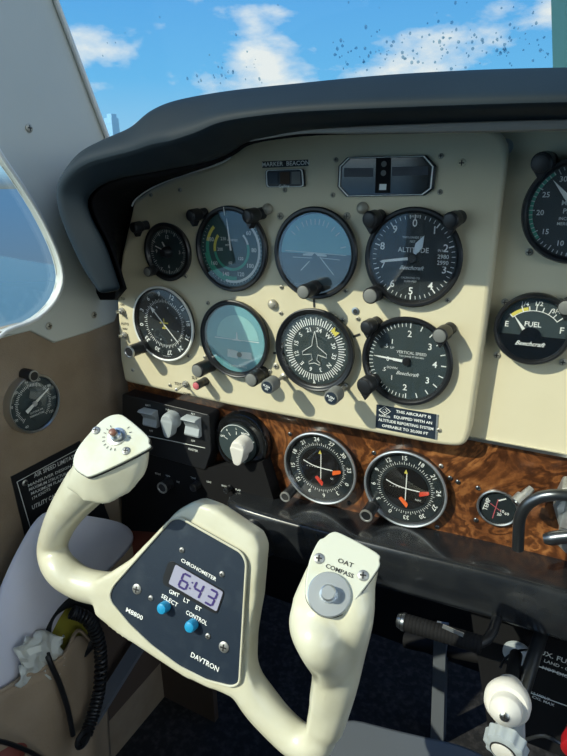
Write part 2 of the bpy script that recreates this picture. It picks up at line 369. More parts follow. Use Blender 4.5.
# inboard return between the wall and the panel end
bm = B(); prism(bm, [Vector((XW - 0.004, 0.05, -0.85 + 0.09)), Vector((-0.2, 0.05, -0.76)), Vector((-0.2, 0.05, -0.3)), Vector((-0.245, 0.05, 0.06)), Vector((XW - 0.004, 0.05, 0.06))], (0, 0.01, 0)); struct('wall_front', bm, 'dark_cloth')
bm = B(); box(bm, (0.33, -0.63, -0.765), (1.35, 1.98, 0.01)); struct('floor', bm, 'carpet')
bm = B(); box(bm, (0.33, 0.35, -0.33), (1.35, 0.01, 0.88)); struct('wall_firewall', bm, 'black_matt')
bm = B(); box(bm, (0.33, -0.93, 0.905), (1.35, 1.34, 0.01)); struct('ceiling', bm, 'ceiling_cloth')
bm = B(); box(bm, (0.33, -1.61, 0.07), (1.35, 0.01, 1.68)); struct('wall_back', bm, 'ceiling_cloth')
bm = B(); box(bm, (1.0, -0.63, -0.45), (0.01, 1.98, 0.64)); box(bm, (1.0, -1.45, 0.38), (0.01, 0.32, 1.04)); box(bm, (1.0, -0.7, 0.38), (0.01, 0.10, 1.04)); struct('wall_right', bm, 'ceiling_cloth')

# windscreen pane, sloping aft
SL = (0.0025 - 0.054) / (0.24 - 0.115)
def scr(x, z, o=0.0): return Vector((x, 0.054 + SL * (z - 0.115) + o, z))
bm = B(); bm.faces.new([bm.verts.new(p) for p in (scr(XW, 0.06), scr(1.0, 0.06), scr(1.0, 0.90), scr(XW, 0.90))])
r_ = bmesh.ops.extrude_face_region(bm, geom=bm.faces[:]); bmesh.ops.translate(bm, verts=[v for v in r_['geom'] if isinstance(v, bmesh.types.BMVert)], vec=(0, 0.004, 0.0015))
struct('window_2', bm, 'windscreen')
ns = Vector((0, 1, SL)).normalized() * -1
# dark bead along the windscreen edge
bm = B(); tube(bm, [scr(XW + 0.003, 0.08, -0.002), scr(XW + 0.003, 0.3, -0.002), scr(XW + 0.003, 0.9, -0.002)], 0.003, 8, 2); struct('trim_3', bm, 'white_paint')
def scrat(x, y):
    n = Vector((0, 1, -SL)); return atp(x, y, Vector((0, 0.054, 0.115)), n)
a_ = scrat(551, 0); b_ = scrat(553, 72)
bm = B(); prism(bm, [Vector((a_.x, a_.y - 0.001, a_.z)) + (a_ - b_) * 1.0, a_, b_, b_ + (b_ - a_) * 0.2, b_ + (b_ - a_) * 0.2 + Vector((0.06, 0, 0)), a_ + Vector((0.06, 0, 0)) + (a_ - b_) * 1.0], (0, 0.02, 0.006)); struct('trim_4', bm, 'teal_post')
# rain drops on the windscreen
drops = []
def drop_at(x, y, r):
    P = scrat(x, y)
    if not drops:
        bm = B(); bmesh.ops.create_uvsphere(bm, u_segments=12, v_segments=8, radius=1.0)
        o = link('water_drop', bm, 'drop')
    else: o = drops[0].copy(); COL.objects.link(o)
    tag(o, 'small clear water drop clinging to the windscreen', 'water drop', 'water drops on the windscreen')
    o.location = P + Vector((0, 0.0052, 0.0018)); o.scale = (r, r * 0.35, r * random.uniform(0.9, 1.3)); o.rotation_euler = (math.atan(-SL), 0, 0); drops.append(o)
for k in range(210):
    t = random.random()
    if t < 0.62: x = random.uniform(330, 548); y = random.gauss(52, 14) - (x - 400) * 0.02
    elif t < 0.78: x = random.gauss(225, 22); y = random.gauss(75, 9)
    elif t < 0.9: x = random.uniform(370, 566); y = random.uniform(2, 60)
    else: x = random.uniform(70, 400); y = random.uniform(2, 90)
    lim = 84 - (x - 300) * 0.07 if x > 200 else 92
    if y > lim - 2 or y < 1: continue
    drop_at(x, y, random.choice((0.0006, 0.0008, 0.0011, 0.0014, 0.0018)) * 0.75)
# distant tower beyond the windscreen
bm = B(); T = CP + ray(112, 126) * 620
box(bm, (T.x, T.y, T.z - 30), (11, 11, 76)); box(bm, (T.x + 1, T.y, T.z + 9), (7, 8, 6))
for k in range(12): box(bm, (T.x, T.y, T.z - 55 + k * 5.2), (11.4, 11.4, 0.8))
tag(link('tower_block', bm, 'tower', smooth=False), 'hazy blue distant tower block seen low through the windscreen', 'building')

bm = B(); prism(bm, [Vector(p) for p in ((-0.75, 2.6, -0.70), (-0.75, -1.2, -0.74), (-6.2, -0.9, -0.30), (-6.2, 2.4, -0.26))], (0, 0, -0.12)); tag(link('wing', bm, mat('wing_paint', (0.08, 0.14, 0.15), 0.25), bevel=0.04, seg=4), 'pale aircraft wing seen through the side window', 'wing')
# ------------------------------------------------------------------ glareshield
gs = thing('glareshield', 'padded black vinyl glareshield hood curving over the instrument panel', 'dashboard', (0, -0.1, 0.1))
st = [((104, 292), (119, 290)), ((88, 270), (112, 268)), ((74, 243), (103, 243)), ((63, 213), (90, 218)), ((60, 190), (86, 200)), ((66, 172), (97, 186)), ((82, 153), (118, 177)),
      ((107, 140), (140, 173)), ((132, 129), (165, 168)), ((150, 114), (186, 164)), ((170, 104), (205, 160)), ((200, 97), (226, 152)), ((240, 91), (248, 139)), ((300, 85), (300, 131)), ((350, 80), (350, 129)), ((400, 76), (400, 128)), ((480, 72), (480, 126)), ((567, 70), (567, 124)), ((700, 68), (700, 124))]
YT, YB = -0.105, -0.105
sec = []
P_o = smooth_path([at(a[0], a[1], YT) for a, b in st], 4); P_i = smooth_path([at(b[0], b[1], YB) for a, b in st], 4)
# extend to the right wall side
P_o.append(P_o[-1] + Vector((0.45, 0, -0.005))); P_i.append(P_i[-1] + Vector((0.45, 0, -0.005)))
far = []
for k, (a, b) in enumerate(st):
    A_ = at(a[0] * 0.8 + b[0] * 0.2, a[1] * 0.8 + b[1] * 0.2, 0.0); o = at(a[0], a[1], YT); B_ = Vector((o.x, 0.052, min(o.z, 0.118) - 0.006))
    f_ = min(1, max(0, (k - 9) / 3)); far.append(A_.lerp(B_, f_))
P_f = smooth_path(far, 4); P_f.append(P_f[-1] + Vector((0.45, 0, 0)))
bm = B(); rings = []; NP = len(P_o)
for k, (o, i, fr_) in enumerate(zip(P_o, P_i, P_f)):
    out = (o - i); L = out.length; out.normalize(); yb = Vector((0, 1, 0)); ring = []
    g = min(1, max(0, (k / 4 - 4) / 6)); amp = 0.3 + 0.7 * g; rf = 0.62 - 0.32 * g
    for fo, fy in ((0.0, 0.004), (0.0, 0.0), (0.05, -0.006), (rf * 0.5, -0.017), (rf * 0.85, -0.025), (rf, -0.028), (rf + 0.12, -0.027), (rf + 0.28, -0.021), (0.93, -0.008), (1.0, 0.0)):
        ring.append(i + out * (L * fo + (0.0015 if fo == 1.0 else 0)) + yb * fy * amp)
    ring.append(o.lerp(fr_, 0.12)); ring.append(o.lerp(fr_, 0.5))
    rings.append([bm.verts.new(p) for p in ring])
for a, b in zip(rings, rings[1:]):
    for j in range(len(a) - 1): bm.faces.new((a[j], b[j], b[j + 1], a[j + 1]))
for e_ in (rings[0],): bm.faces.new(e_)
bmesh.ops.recalc_face_normals(bm, faces=bm.faces)
lip = link('padded_lip', bm, 'vinyl', gs)
sb = lip.modifiers.new('s', 'SUBSURF'); sb.levels = 1; sb.render_levels = 1
so_ = lip.modifiers.new('t', 'SOLIDIFY'); so_.thickness = 0.002; so_.offset = 0
# top skin forward to the windscreen, and the dark underside
bm = B(); t0 = [o.lerp(f_, 0.48) for o, f_ in zip(P_o, P_f)]; t1 = P_f
strip(bm, t0, t1); o = link('top_skin', bm, 'vinyl', gs); q_ = o.modifiers.new('t', 'SOLIDIFY'); q_.thickness = 0.003
bm = B(); u0 = [i + Vector((0, 0.006, 0)) for i in P_i]
ue = [(115, 300), (116, 285), (117, 258), (122, 230), (126, 212), (131, 200), (145, 188), (163, 179), (183, 172), (200, 166), (214, 161), (230, 150), (246, 137)]
ue = [at(x, y, -0.001) for x, y in ue] + [Vector((at(b[0], b[1], -0.001).x, -0.001, 0.108)) for a, b in st[13:]]
u1 = smooth_path(ue, 4); u1.append(u1[-1] + Vector((0.45, 0, 0)))
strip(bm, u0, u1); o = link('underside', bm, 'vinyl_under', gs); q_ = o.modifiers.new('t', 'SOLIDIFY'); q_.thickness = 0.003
# pale edging strip under the lip
bm = B(); tube(bm, [at(250, 141, -0.11), at(300, 132.5, -0.115), at(350, 130.5, -0.115), at(400, 129, -0.115), at(480, 127, -0.115), at(567, 125, -0.115), at(700, 124, -0.115)], [0.0004, 0.001, 0.002, 0.0025, 0.003, 0.003, 0.003], 8, 4)
link('edging_strip', bm, 'grey_cap', gs)
# dark cheek closing the gap to the left of the panel
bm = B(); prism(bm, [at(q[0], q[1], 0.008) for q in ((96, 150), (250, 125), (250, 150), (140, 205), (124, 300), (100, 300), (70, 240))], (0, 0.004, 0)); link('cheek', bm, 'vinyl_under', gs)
bm = B(); lathe(bm, atx(105, 257, -0.255) + Vector((0.01, -0.03, 0)), (0.6, -1, 0), [(0, 0.0035), (0.002, 0.0035), (0.0025, 0.002)], 14); link('snap_button', bm, 'dull_steel', gs)

# ------------------------------------------------------------------ panels
pan_px = [(131, 212), (133, 201), (150, 189), (178, 176), (205, 168), (222, 162), (233, 150), (245, 140), (262, 134)]
pts = [at(x, y, 0) for x, y in pan_px]
pts += [Vector((0.0, 0, 0.1045)), Vector((0.125, 0, 0.1045)), Vector((0.1555, 0, 0.093)), Vector((0.1545, 0, 0.05)), Vector((0.1535, 0, -0.05)), Vector((0.150, 0, -0.150)), Vector((0.147, 0, -0.168)), Vector((0.127, 0, -0.1715)), Vector((0.0, 0, -0.1725)), at(230, 406, 0), at(124, 382, 0), at(120, 360, 0), at(116.5, 300, 0), at(121, 255, 0)]
rad = [0.004] * 9 + [0.0, 0.02, 0.03, 0, 0, 0, 0.03, 0.02, 0, 0, 0.006, 0.0, 0, 0]
loop = round_loop(pts, rad, 5)
bm = B(); prism(bm, loop, (0, 0.018, 0))
panel = thing('instrument_panel', 'cream raised flight instrument panel with two rows of round gauges', 'instrument panel', (0, 0, 0))
face = link('panel_face', bm, 'cream_panel', panel, bevel=0.0045, seg=4)
bm = B(); tube(bm, [at(q[0], q[1], -0.002) for q in ((132, 206), (136, 199), (150, 189), (178, 176.5), (205, 168.5), (222, 162.5), (231, 157))], 0.0010, 8, 4)
link('edge_piping', bm, 'white_paint', panel)
for q in ((137, 300), (208, 303), (205, 261), (186, 276), (151, 195), (180, 190), (280.5, 216), (347, 216), (281.5, 287), (346, 291), (343, 320), (281, 313), (205, 357), (448, 300), (439, 430), (441, 156), (440, 192), (333, 195), (336, 160), (285, 190), (462, 163), (276, 366), (270, 371), (358, 318.5), (189, 356), (258, 365), (133, 370), (170, 385), (156, 291)):
    big = q in ((280.5, 216), (347, 216), (276, 366), (462, 163))
    screw(at(q[0], q[1], -0.0002), r=0.0033 if big else 0.0022, m='cream_panel' if q == (462, 163) else 'screw_metal', parent=panel)
for q in ((268, 209), (363, 208), (273, 304)):
    bm = B(); P = at(q[0], q[1], 0); lathe(bm, P, (0, -1, 0), [(0, 0.0052), (0.002, 0.0052), (0.004, 0.004), (0.005, 0.0015)], 18, cap0=False); link('dome_button', bm, 'screw_metal', panel)
bm = B(); P = at(355.5, 311, -0.0003); lathe(bm, P, (0, -1, 0), [(0, 0.0036), (0.0006, 0.0036), (0.0008, 0.002), (0.0001, 0.0018)], 16, cap0=False); link('jack_hole', bm, 'steel', panel)
bm = B(); lathe(bm, P, (0, -1, 0), [(0.0007, 0.0021), (0.0010, 0.0021)], 16); link('jack_core', bm, 'black_mark', panel)
# tiny toggles and their lettering at the left end
bm = B()
for s, q, sz in (('TO', (123, 299), .0035), ('OFF', (122.5, 305), .0028), ('TEST', (124.5, 316), .003), ('AUTO', (125, 324), .0035), ('NAV', (125, 329), .003), ('OFF', (126, 335), .003), ('SLV', (194.5, 378), .004), ('TEST', (178, 384), .0038), ('SLAVE', (197, 386), .0035), ('COMP', (187, 394), .003)):
    text(bm, s, sz * 1.25, at(q[0], q[1], -0.0003))
link('lettering', bm, 'black_mark', panel, smooth=False)
def toggle(P, label, d=(-0.35, -1, 0.05), L=0.016, r=0.0016):
    t = thing('toggle_switch', label, 'switch', P, 'toggle switches on the instrument panel')
    bm = B(); lathe(bm, P, (0, -1, 0), [(0, 0.0042), (0.0018, 0.0042), (0.0018, 0.003), (0.004, 0.003)], 12); link('nut', bm, 'dull_steel', t)
    d = Vector(d).normalized(); bm = B(); lathe(bm, Vector(P) + Vector((0, -0.003, 0)), d, [(0, r * 0.6), (L * 0.6, r), (L * 0.95, r * 1.2), (L, r * 0.6)], 10); link('lever', bm, 'steel', t)
toggle(at(122.5, 311, -0.0002), 'upper small steel toggle switch at the left end of the cream panel', L=0.006)
toggle(at(125, 335, -0.0002), 'lower small steel toggle switch at the left end of the cream panel', L=0.006)
toggle(at(186, 384, -0.0002), 'steel toggle switch below the compass card gauge with a long shadow', d=(0.1, -1, 0), L=0.018)

# right hand panel behind the raised one
bm = B(); prism(bm, round_loop([Vector((0.13, 0.018, 0.118)), Vector((1.0, 0.018, 0.118)), Vector((1.0, 0.018, -0.1655)), Vector((0.13, 0.018, -0.1655))], 0.004, 3), (0, 0.012, 0))
rp = thing('engine_panel', 'flat cream engine instrument panel at the right of the raised panel', 'instrument panel', (0.5, 0.018, 0))
link('panel_face', bm, 'cream_panel', rp, bevel=0.001)
bm = B(); box(bm, (0.57, 0.0175, -0.1655), (0.86, 0.004, 0.003)); link('bottom_edge', bm, 'steel', rp)
for q in ((529, 252), (505, 302), (497, 355), (563, 362)): screw(at(q[0], q[1], 0.0178), r=0.0030, parent=rp)
bm = B(); lathe(bm, at(505, 147, 0.018), (0, -1, 0), [(0, 0.0062), (0.0008, 0.0062), (0.0010, 0.005)], 20, cap0=False); link('washer', bm, 'dull_steel', rp)
screw(at(504.5, 147, 0.0168), r=0.0040, parent=rp)

# burl strip
bm = B(); prism(bm, [Vector((-0.28, 0.022, -0.160)), Vector((1.0, 0.022, -0.160)), Vector((1.0, 0.022, -0.300)), Vector((-0.28, 0.022, -0.300))], (0, 0.010, 0))
wd = thing('burl_panel', 'burl walnut veneer strip running under the cream panels', 'instrument panel', (0, 0.022, -0.22))
link('panel_face', bm, 'burl', wd, bevel=0.0008)
for q in ((290, 434), (346, 449), (374, 453), (450, 478), (458, 482), (478, 488), (476, 520), (349, 503), (437, 527), (441, 466)): screw(at(q[0], q[1], 0.0218), r=0.0024, m='dark_steel' if q != (441, 466) else 'dull_steel', parent=wd)

# ------------------------------------------------------------------ gauges
def gauge(name, label, c, r, y0, yf, cat='gauge', rim=0.0055, dial='dial_black', glass='gauge_glass', ring=None, bez='bezel', dial_depth=0.006):
    """c centre (x, z); y0 panel surface; yf front of the bezel"""
    t = thing(name, label, cat, (c[0], y0, c[1])); P = Vector((c[0], y0, c[1])); D = y0 - yf
    bm = B(); lathe(bm, P, (0, -1, 0), [(0, r * 0.97), (D * 0.4, r * 0.985), (D * 0.8, r), (D, r - 0.0012), (D, r - rim * 0.55), (D - 0.001, r - rim * 0.75), (D - dial_depth * 0.75, r - rim)], 64, False, False)
    link('bezel', bm, bez, t)
    if ring:
        bm = B(); lathe(bm, P, (0, -1, 0), [(D - 0.0012, r + 0.0003), (D + 0.0004, r), (D + 0.0008, r - 0.0010), (D + 0.0002, r - 0.0022)], 64, False, False); link('rim_ring', bm, ring, t)
    yd = yf + dial_depth
    bm = B(); lathe(bm, Vector((c[0], yd + 0.001, c[1])), (0, -1, 0), [(0, r - rim * 0.8), (0.001, r - rim * 0.8)], 64); link('dial', bm, dial, t)
    bm = B(); lathe(bm, Vector((c[0], yf + 0.0012, c[1])), (0, -1, 0), [(0, r - rim * 0.85), (0.0005, r - rim * 0.85)], 64); link('glass', bm, glass, t)
    return t, yd - 0.0003
def nums(bm, c, r, items, size, y, radial=False):
    for s, a in items: text(bm, s, size, pol(c, r, a, y), rot=a if radial else 0)
def fin(t, bm, name, m): return link(name, bm, m, t, smooth=False)
YG = -0.007
def gc(x, y):
    q = at(x, y, YG); return (q.x, q.z)

# A: clock-like small gauge
c = (-0.1759, -0.0065)
t, y = gauge('small_gauge', 'small black round gauge at the top left of the cream panel, beside the hood', c, 0.0307, 0, -0.006, rim=0.0062, dial='dial_grey_veil', dial_depth=0.004)
bm = B()
for k in range(60): tick(bm, c, 0.0205 if k % 5 else 0.019, 0.0232, k * 6, 0.0005 if k % 5 else 0.0009, y)
nums(bm, c, 0.0155, (('12', 0), ('3', 90), ('6', 180), ('9', 270)), 0.0052, y)
fin(t, bm, 'markings', 'dim_mark')
bm = B(); needle(bm, c, [(-0.0007, 0), (0.0007, 0), (0.0004, 0.017), (-0.0004, 0.017)], 290, y - 0.0006); needle(bm, c, [(-0.0009, 0), (0.0009, 0), (0.0006, 0.012), (-0.0006, 0.012)], 330, y - 0.0006); link('pointer', bm, 'white_mark', t)
bm = B(); lathe(bm, (c[0], y, c[1]), (0, -1, 0), [(0, 0.0065), (0.004, 0.006), (0.009, 0.0035)], 24); link('centre_hub', bm, 'black_plastic', t)

# B: airspeed
c = (-0.0944, -0.0005)
t, y = gauge('airspeed_indicator', 'airspeed gauge with green, yellow and white arcs in the upper row', c, 0.0420, 0, YG, dial_depth=0.004, dial='dial_teal_reflect')
bm = B(); arc(bm, c, 0.031, 0.0335, 48, 195, y); arc(bm, c, 0.019, 0.0212, 45, 75, y); fin(t, bm, 'white_arc', 'dim_mark')
bm = B(); arc(bm, c, 0.027, 0.0308, 170, 285, y); arc(bm, c, 0.0185, 0.0212, 75, 262, y); arc(bm, c, 0.031, 0.033, 195, 262, y); fin(t, bm, 'green_arc', 'green')
bm = B(); arc(bm, c, 0.0275, 0.0308, 285, 318, y); arc(bm, c, 0.0185, 0.0215, 263, 312, y); fin(t, bm, 'yellow_arc', 'yellow')
bm = B(); nums(bm, c, 0.0262, (('60', 52), ('80', 90), ('100', 126), ('120', 158), ('140', 198), ('160', 236), ('180', 290)), 0.0058, y - 0.0001)
nums(bm, c, 0.0135, (('230', 318), ('200', 268), ('120', 130), ('60', 188)), 0.0045, y - 0.0001); text(bm, 'AIRSPEED', 0.003, (c[0] + .002, y, c[1] + 0.009)); text(bm, 'MPH', 0.003, (c[0] - 0.004, y, c[1] + 0.004))
for k in range(44): tick(bm, c, 0.0335, 0.0352, 40 + k * 6.3, 0.0004, y)
fin(t, bm, 'markings', 'dim_mark')
bm = B(); needle(bm, c, [(-0.0009, -0.001), (0.0009, -0.001), (0.0004, 0.03), (-0.0004, 0.03)], 354, y - 0.001); link('pointer', bm, 'white_mark', t)
bm = B(); quad(bm, pol(c, 0.037, 354, YG - 0.0004), 0.0009, 0.008, rot=354); fin(t, bm, 'index_mark', 'white_mark')

# C: attitude
c = (-0.0024, -0.0008)
t, y = gauge('attitude_indicator', 'attitude indicator with blue-green sky face and horizon lines, centre of upper row', c, 0.0420, 0, YG, dial_depth=0.004, dial='dial_ground', glass='coated_glass', rim=0.0062)
bm = B(); arc(bm, c, 0.0, 0.0352, -90, 90, y - 0.0002, 40); fin(t, bm, 'sky_reflect_half', 'dial_sky_sheen')  # sky half of the dial, with the glass reflection in its colour
bm = B()
for k in (-60, -45, -30, -20, -10, 0, 10, 20, 30, 45, 60, 90): tick(bm, c, 0.026, 0.031, k * 0.85, 0.0009, y - 0.0005)
quad(bm, (c[0], y - 0.0006, c[1] + 0.0008), 0.062, 0.0007, rot=2); quad(bm, (c[0] - 0.013, y - 0.0006, c[1] - 0.004), 0.020, 0.0006); quad(bm, (c[0] + 0.015, y - 0.0006, c[1] - 0.004), 0.020, 0.0006, rot=3)
quad(bm, (c[0] - 0.010, y - 0.0006, c[1] - 0.0115), 0.013, 0.0009, rot=-45); quad(bm, (c[0] + 0.012, y - 0.0006, c[1] - 0.0105), 0.021, 0.0009, rot=48)
fin(t, bm, 'markings', 'dim_mark')
bm = B(); needle(bm, c, [(-0.012, -0.002), (-0.003, -0.002), (0, 0.001), (0.003, -0.002), (0.012, -0.002), (0.012, -0.0005), (0.003, 0.001), (-0.003, 0.001), (-0.012, -0.0005)], 0, y - 0.0008); link('aircraft_symbol', bm, 'dim_mark', t)
bm = B(); a0 = math.acos(0.0285 / 0.036); prism(bm, [pol(c, 0.036, 180 + math.degrees(a0) * (i / 8 - 1), YG + 0.0022) for i in range(17)], (0, 0.0012, 0)); link('bottom_segment', bm, 'dark_steel', t)

# D: altimeter
c = (0.0889, -0.0006)
t, y = gauge('altimeter', 'black altimeter with white numerals at the right end of upper row', c, 0.0420, 0, YG, dial_depth=0.004)
bm = B(); nums(bm, c, 0.0285, [(str(k), k * 36) for k in (0, 1, 2, 3, 4, 5, 6, 8, 9)], 0.0088, y); nums(bm, c, 0.027, [('7', 254)], 0.0075, y)
for k in range(50): tick(bm, c, 0.0325 if k % 5 else 0.031, 0.0355, k * 7.2, 0.0005 if k % 5 else 0.001, y)
fin(t, bm, 'numerals', 'white_mark')
bm = B(); text(bm, 'ALTITUDE', 0.0058, (c[0], y, c[1] + 0.0065)); text(bm, 'THOUSANDS OF', 0.0024, (c[0] - .001, y, c[1] + 0.017)); text(bm, 'FEET', 0.0024, (c[0] - .001, y, c[1] + 0.0135)); text(bm, '100 FEET', 0.0024, (c[0], y, c[1] + 0.034))
text(bm, 'Beechcraft', 0.0048, (c[0] - 0.001, y, c[1] - 0.0085), shear=0.5); text(bm, 'CALIBRATED TO', 0.0022, (c[0] - 0.001, y, c[1] - 0.017)); text(bm, '20,000 FEET', 0.0022, (c[0] - 0.001, y, c[1] - 0.020))
text(bm, '2980', 0.0048, (c[0] + 0.0255, y - 0.0002, c[1] + 0.002)); text(bm, '2990', 0.0048, (c[0] + 0.0255, y - 0.0002, c[1] - 0.003)); text(bm, 'IN HG', 0.0028, (c[0] + 0.0245, y, c[1] + 0.007))
fin(t, bm, 'lettering', 'dim_mark')
bm = B(); quad(bm, (c[0] + 0.0255, y - 0.0001, c[1] - 0.0005), 0.0125, 0.011); fin(t, bm, 'pressure_window', 'black_mark')
bm = B(); needle(bm, c, [(-0.0012, 0.004), (0.0012, 0.004), (0.0010, 0.026), (0, 0.029), (-0.0010, 0.026)], 262, y - 0.0012); link('hundreds_pointer', bm, 'white_mark', t)
bm = B(); needle(bm, c, [(-0.0012, 0.004), (0.0012, 0.004), (0.0035, 0.012), (0, 0.021), (-0.0035, 0.012)], 25, y - 0.0009); link('thousands_pointer', bm, 'alu', t)
bm = B(); lathe(bm, (c[0], y, c[1]), (0, -1, 0), [(0, 0.004), (0.002, 0.0035)], 20); link('centre_hub', bm, 'black_plastic', t)

# E: compass card gauge
c = (-0.1894, -0.0865)
t, y = gauge('radio_compass', 'round compass card gauge with white rim and small yellow aircraft', c, 0.0428, 0, -0.006, rim=0.0045, ring='white_paint', dial='dial_black', dial_depth=0.004)
bm = B(); nums(bm, c, 0.0335, [(s, 263 - 30 * k) for k, s in enumerate(('0', '33', '30', '27', '24', '21', '18', '15', '12', '9', '6', '3'))], 0.0072, y, True)
for k in range(72): tick(bm, c, 0.0245, 0.0285 if k % 2 == 0 else 0.027, k * 5, 0.0006, y)
for k in range(8): tick(bm, c, 0.019, 0.021, 45 * k + 20, 0.0010, y)
text(bm, 'COLLINS', 0.003, (c[0], y, c[1] - 0.039)); fin(t, bm, 'compass_card', 'white_mark')
bm = B(); quad(bm, (c[0], y - 0.0004, c[1]), 0.0015, 0.012); quad(bm, (c[0], y - 0.0004, c[1] + 0.001), 0.012, 0.0016); quad(bm, (c[0], y - 0.0004, c[1] - 0.005), 0.006, 0.0014); fin(t, bm, 'aircraft_symbol', 'yellow')
bm = B(); needle(bm, c, [(-0.0005, -0.027), (0.0005, -0.027), (0.0005, 0.019), (0.0026, 0.018), (0, 0.026), (-0.0026, 0.018), (-0.0005, 0.019)], 317, y - 0.0008); link('pointer', bm, 'white_mark', t)

# F: turn coordinator
c = (-0.0947, -0.0931)
t, y = gauge('turn_coordinator', 'turn coordinator with pale blue-green reflection painted on half its face and tiny white aeroplane', c, 0.0418, 0, YG, dial_depth=0.004, dial='dial_sky_sheen', glass='coated_glass', rim=0.0058, ring='bezel')
bm = B(); arc(bm, (c[0] + 0.003, c[1]), 0.0, 0.026, -88, 88, y - 0.0002, 30); fin(t, bm, 'sky_reflect_half', 'dial_sky_reflect')  # bright half disc paints the reflection seen in the glass
bm = B(); quad(bm, (c[0] + 0.002, y - 0.0004, c[1] - 0.0005), 0.055, 0.0008); needle(bm, (c[0] + 0.003, c[1]), [(-0.006, -0.0012), (0.006, -0.0012), (0.001, 0.001), (0.0004, 0.008), (-0.0004, 0.008), (-0.001, 0.001)], 0, y - 0.0006)
text(bm, '2 MIN. TURN', 0.0036, (c[0] + 0.003, y - 0.0003, c[1] - 0.030)); fin(t, bm, 'markings', 'white_mark')
bm = B(); quad(bm, (c[0] - 0.0035, y - 0.0004, c[1] - 0.0165), 0.013, 0.0085, rot=4); quad(bm, (c[0] + 0.0135, y - 0.0004, c[1] - 0.0165), 0.013, 0.0075, rot=-2); fin(t, bm, 'slip_tube', 'dim_mark')
bm = B(); lathe(bm, (c[0] + 0.005, y - 0.0004, c[1] - 0.0165), (0, -1, 0), [(0, 0.0028), (0.001, 0.0028)], 18); link('slip_ball', bm, 'black_mark', t)

# G: directional gyro
c = (-0.0022, -0.0935)
t, y = gauge('heading_indicator', 'heading indicator with white compass ticks and aeroplane outline, lower row', c, 0.0418, 0, YG, dial_depth=0.004, dial='dial_grey_veil', rim=0.0065, ring='bezel')
bm = B(); nums(bm, c, 0.0205, [(s, 12 + 30 * k) for k, s in enumerate(('24', 'W', '30', '33', 'N', '3', '6', 'E', '12', '15', 'S', '21'))], 0.0062, y, True)
for k in range(72): tick(bm, c, 0.025, 0.0325 if k % 2 == 0 else 0.031, k * 5 + 2, 0.0009, y)
needle(bm, (c[0], c[1]), [(-0.0015, -0.0345), (0.0015, -0.0345), (0, -0.031)], 0, y - 0.0003); fin(t, bm, 'compass_card', 'white_mark')
pl = [(0, 0.019), (0.0022, 0.010), (0.003, 0.004), (0.013, -0.003), (0.013, -0.0065), (0.0035, -0.0045), (0.0025, -0.010), (0.006, -0.0125), (0.006, -0.015), (0, -0.0132)]
pl = pl + [(-a, b) for a, b in pl[-2:0:-1]]
bm = B(); q3 = [Vector((c[0] + a, y - 0.0006, c[1] + b)) for a, b in pl]; tube(bm, q3 + [q3[0]], 0.00035, 5, 1, False); link('aircraft_outline', bm, 'white_mark', t)
bm = B(); needle(bm, c, [(-0.0035, 0.027), (0.0035, 0.027), (0.0035, 0.033), (0, 0.030), (-0.0035, 0.033)], 46, y - 0.0006); link('heading_bug', bm, 'yellow', t)
for a in (357, 66, 258): bm = B(); quad(bm, pol(c, 0.0455, a, -0.0004), 0.0022, 0.008, rot=a); fin(t, bm, 'index_mark', 'black_mark')

# H: vertical speed
c = (0.0892, -0.0928)
t, y = gauge('vertical_speed_indicator', 'vertical speed gauge with white needle pointing left, right end of lower row', c, 0.0418, 0, YG, dial_depth=0.004, dial='dial_grey_veil')
bm = B(); nums(bm, c, 0.0255, (('2', 3), ('3', 52), ('4', 90), ('3', 128), ('2', 180)), 0.0082, y); nums(bm, c, 0.022, (('1', 320), ('1', 216)), 0.0062, y); nums(bm, c, 0.023, (('.5', 302), ('.5', 243)), 0.0048, y); nums(bm, c, 0.0175, (('0', 270),), 0.006, y)
for k in range(11): tick(bm, c, 0.031, 0.0355, 3 + k * 17.5 if k < 11 else 0, 0.0009, y)
for k in range(30): tick(bm, c, 0.032, 0.0355, 182 + k * 6, 0.0006, y)
fin(t, bm, 'numerals', 'white_mark')
bm = B(); text(bm, 'VERTICAL SPEED', 0.0037, (c[0] + 0.004, y, c[1] + 0.008)); text(bm, 'THOUSAND FT PER MIN', 0.0021, (c[0] + 0.004, y, c[1] + 0.0045)); text(bm, 'UP', 0.003, (c[0] - 0.014, y, c[1] + 0.011)); text(bm, 'DOWN', 0.003, (c[0] - 0.013, y, c[1] - 0.008)); text(bm, 'Beechcraft', 0.0048, (c[0] + 0.001, y, c[1] - 0.012), shear=0.5); fin(t, bm, 'lettering', 'dim_mark')
bm = B(); needle(bm, c, [(-0.0010, 0.003), (0.0010, 0.003), (0.0006, 0.026), (0, 0.031), (-0.0006, 0.026)], 274, y - 0.0008); needle(bm, c, [(-0.0012, 0.001), (0.0012, 0.001), (0.0012, 0.012), (-0.0012, 0.012)], 274, y - 0.0012); link('pointer', bm, 'white_mark', t)
bm = B(); lathe(bm, (c[0], y, c[1]), (0, -1, 0), [(0, 0.004), (0.002, 0.0035)], 20); link('centre_hub', bm, 'black_plastic', t)

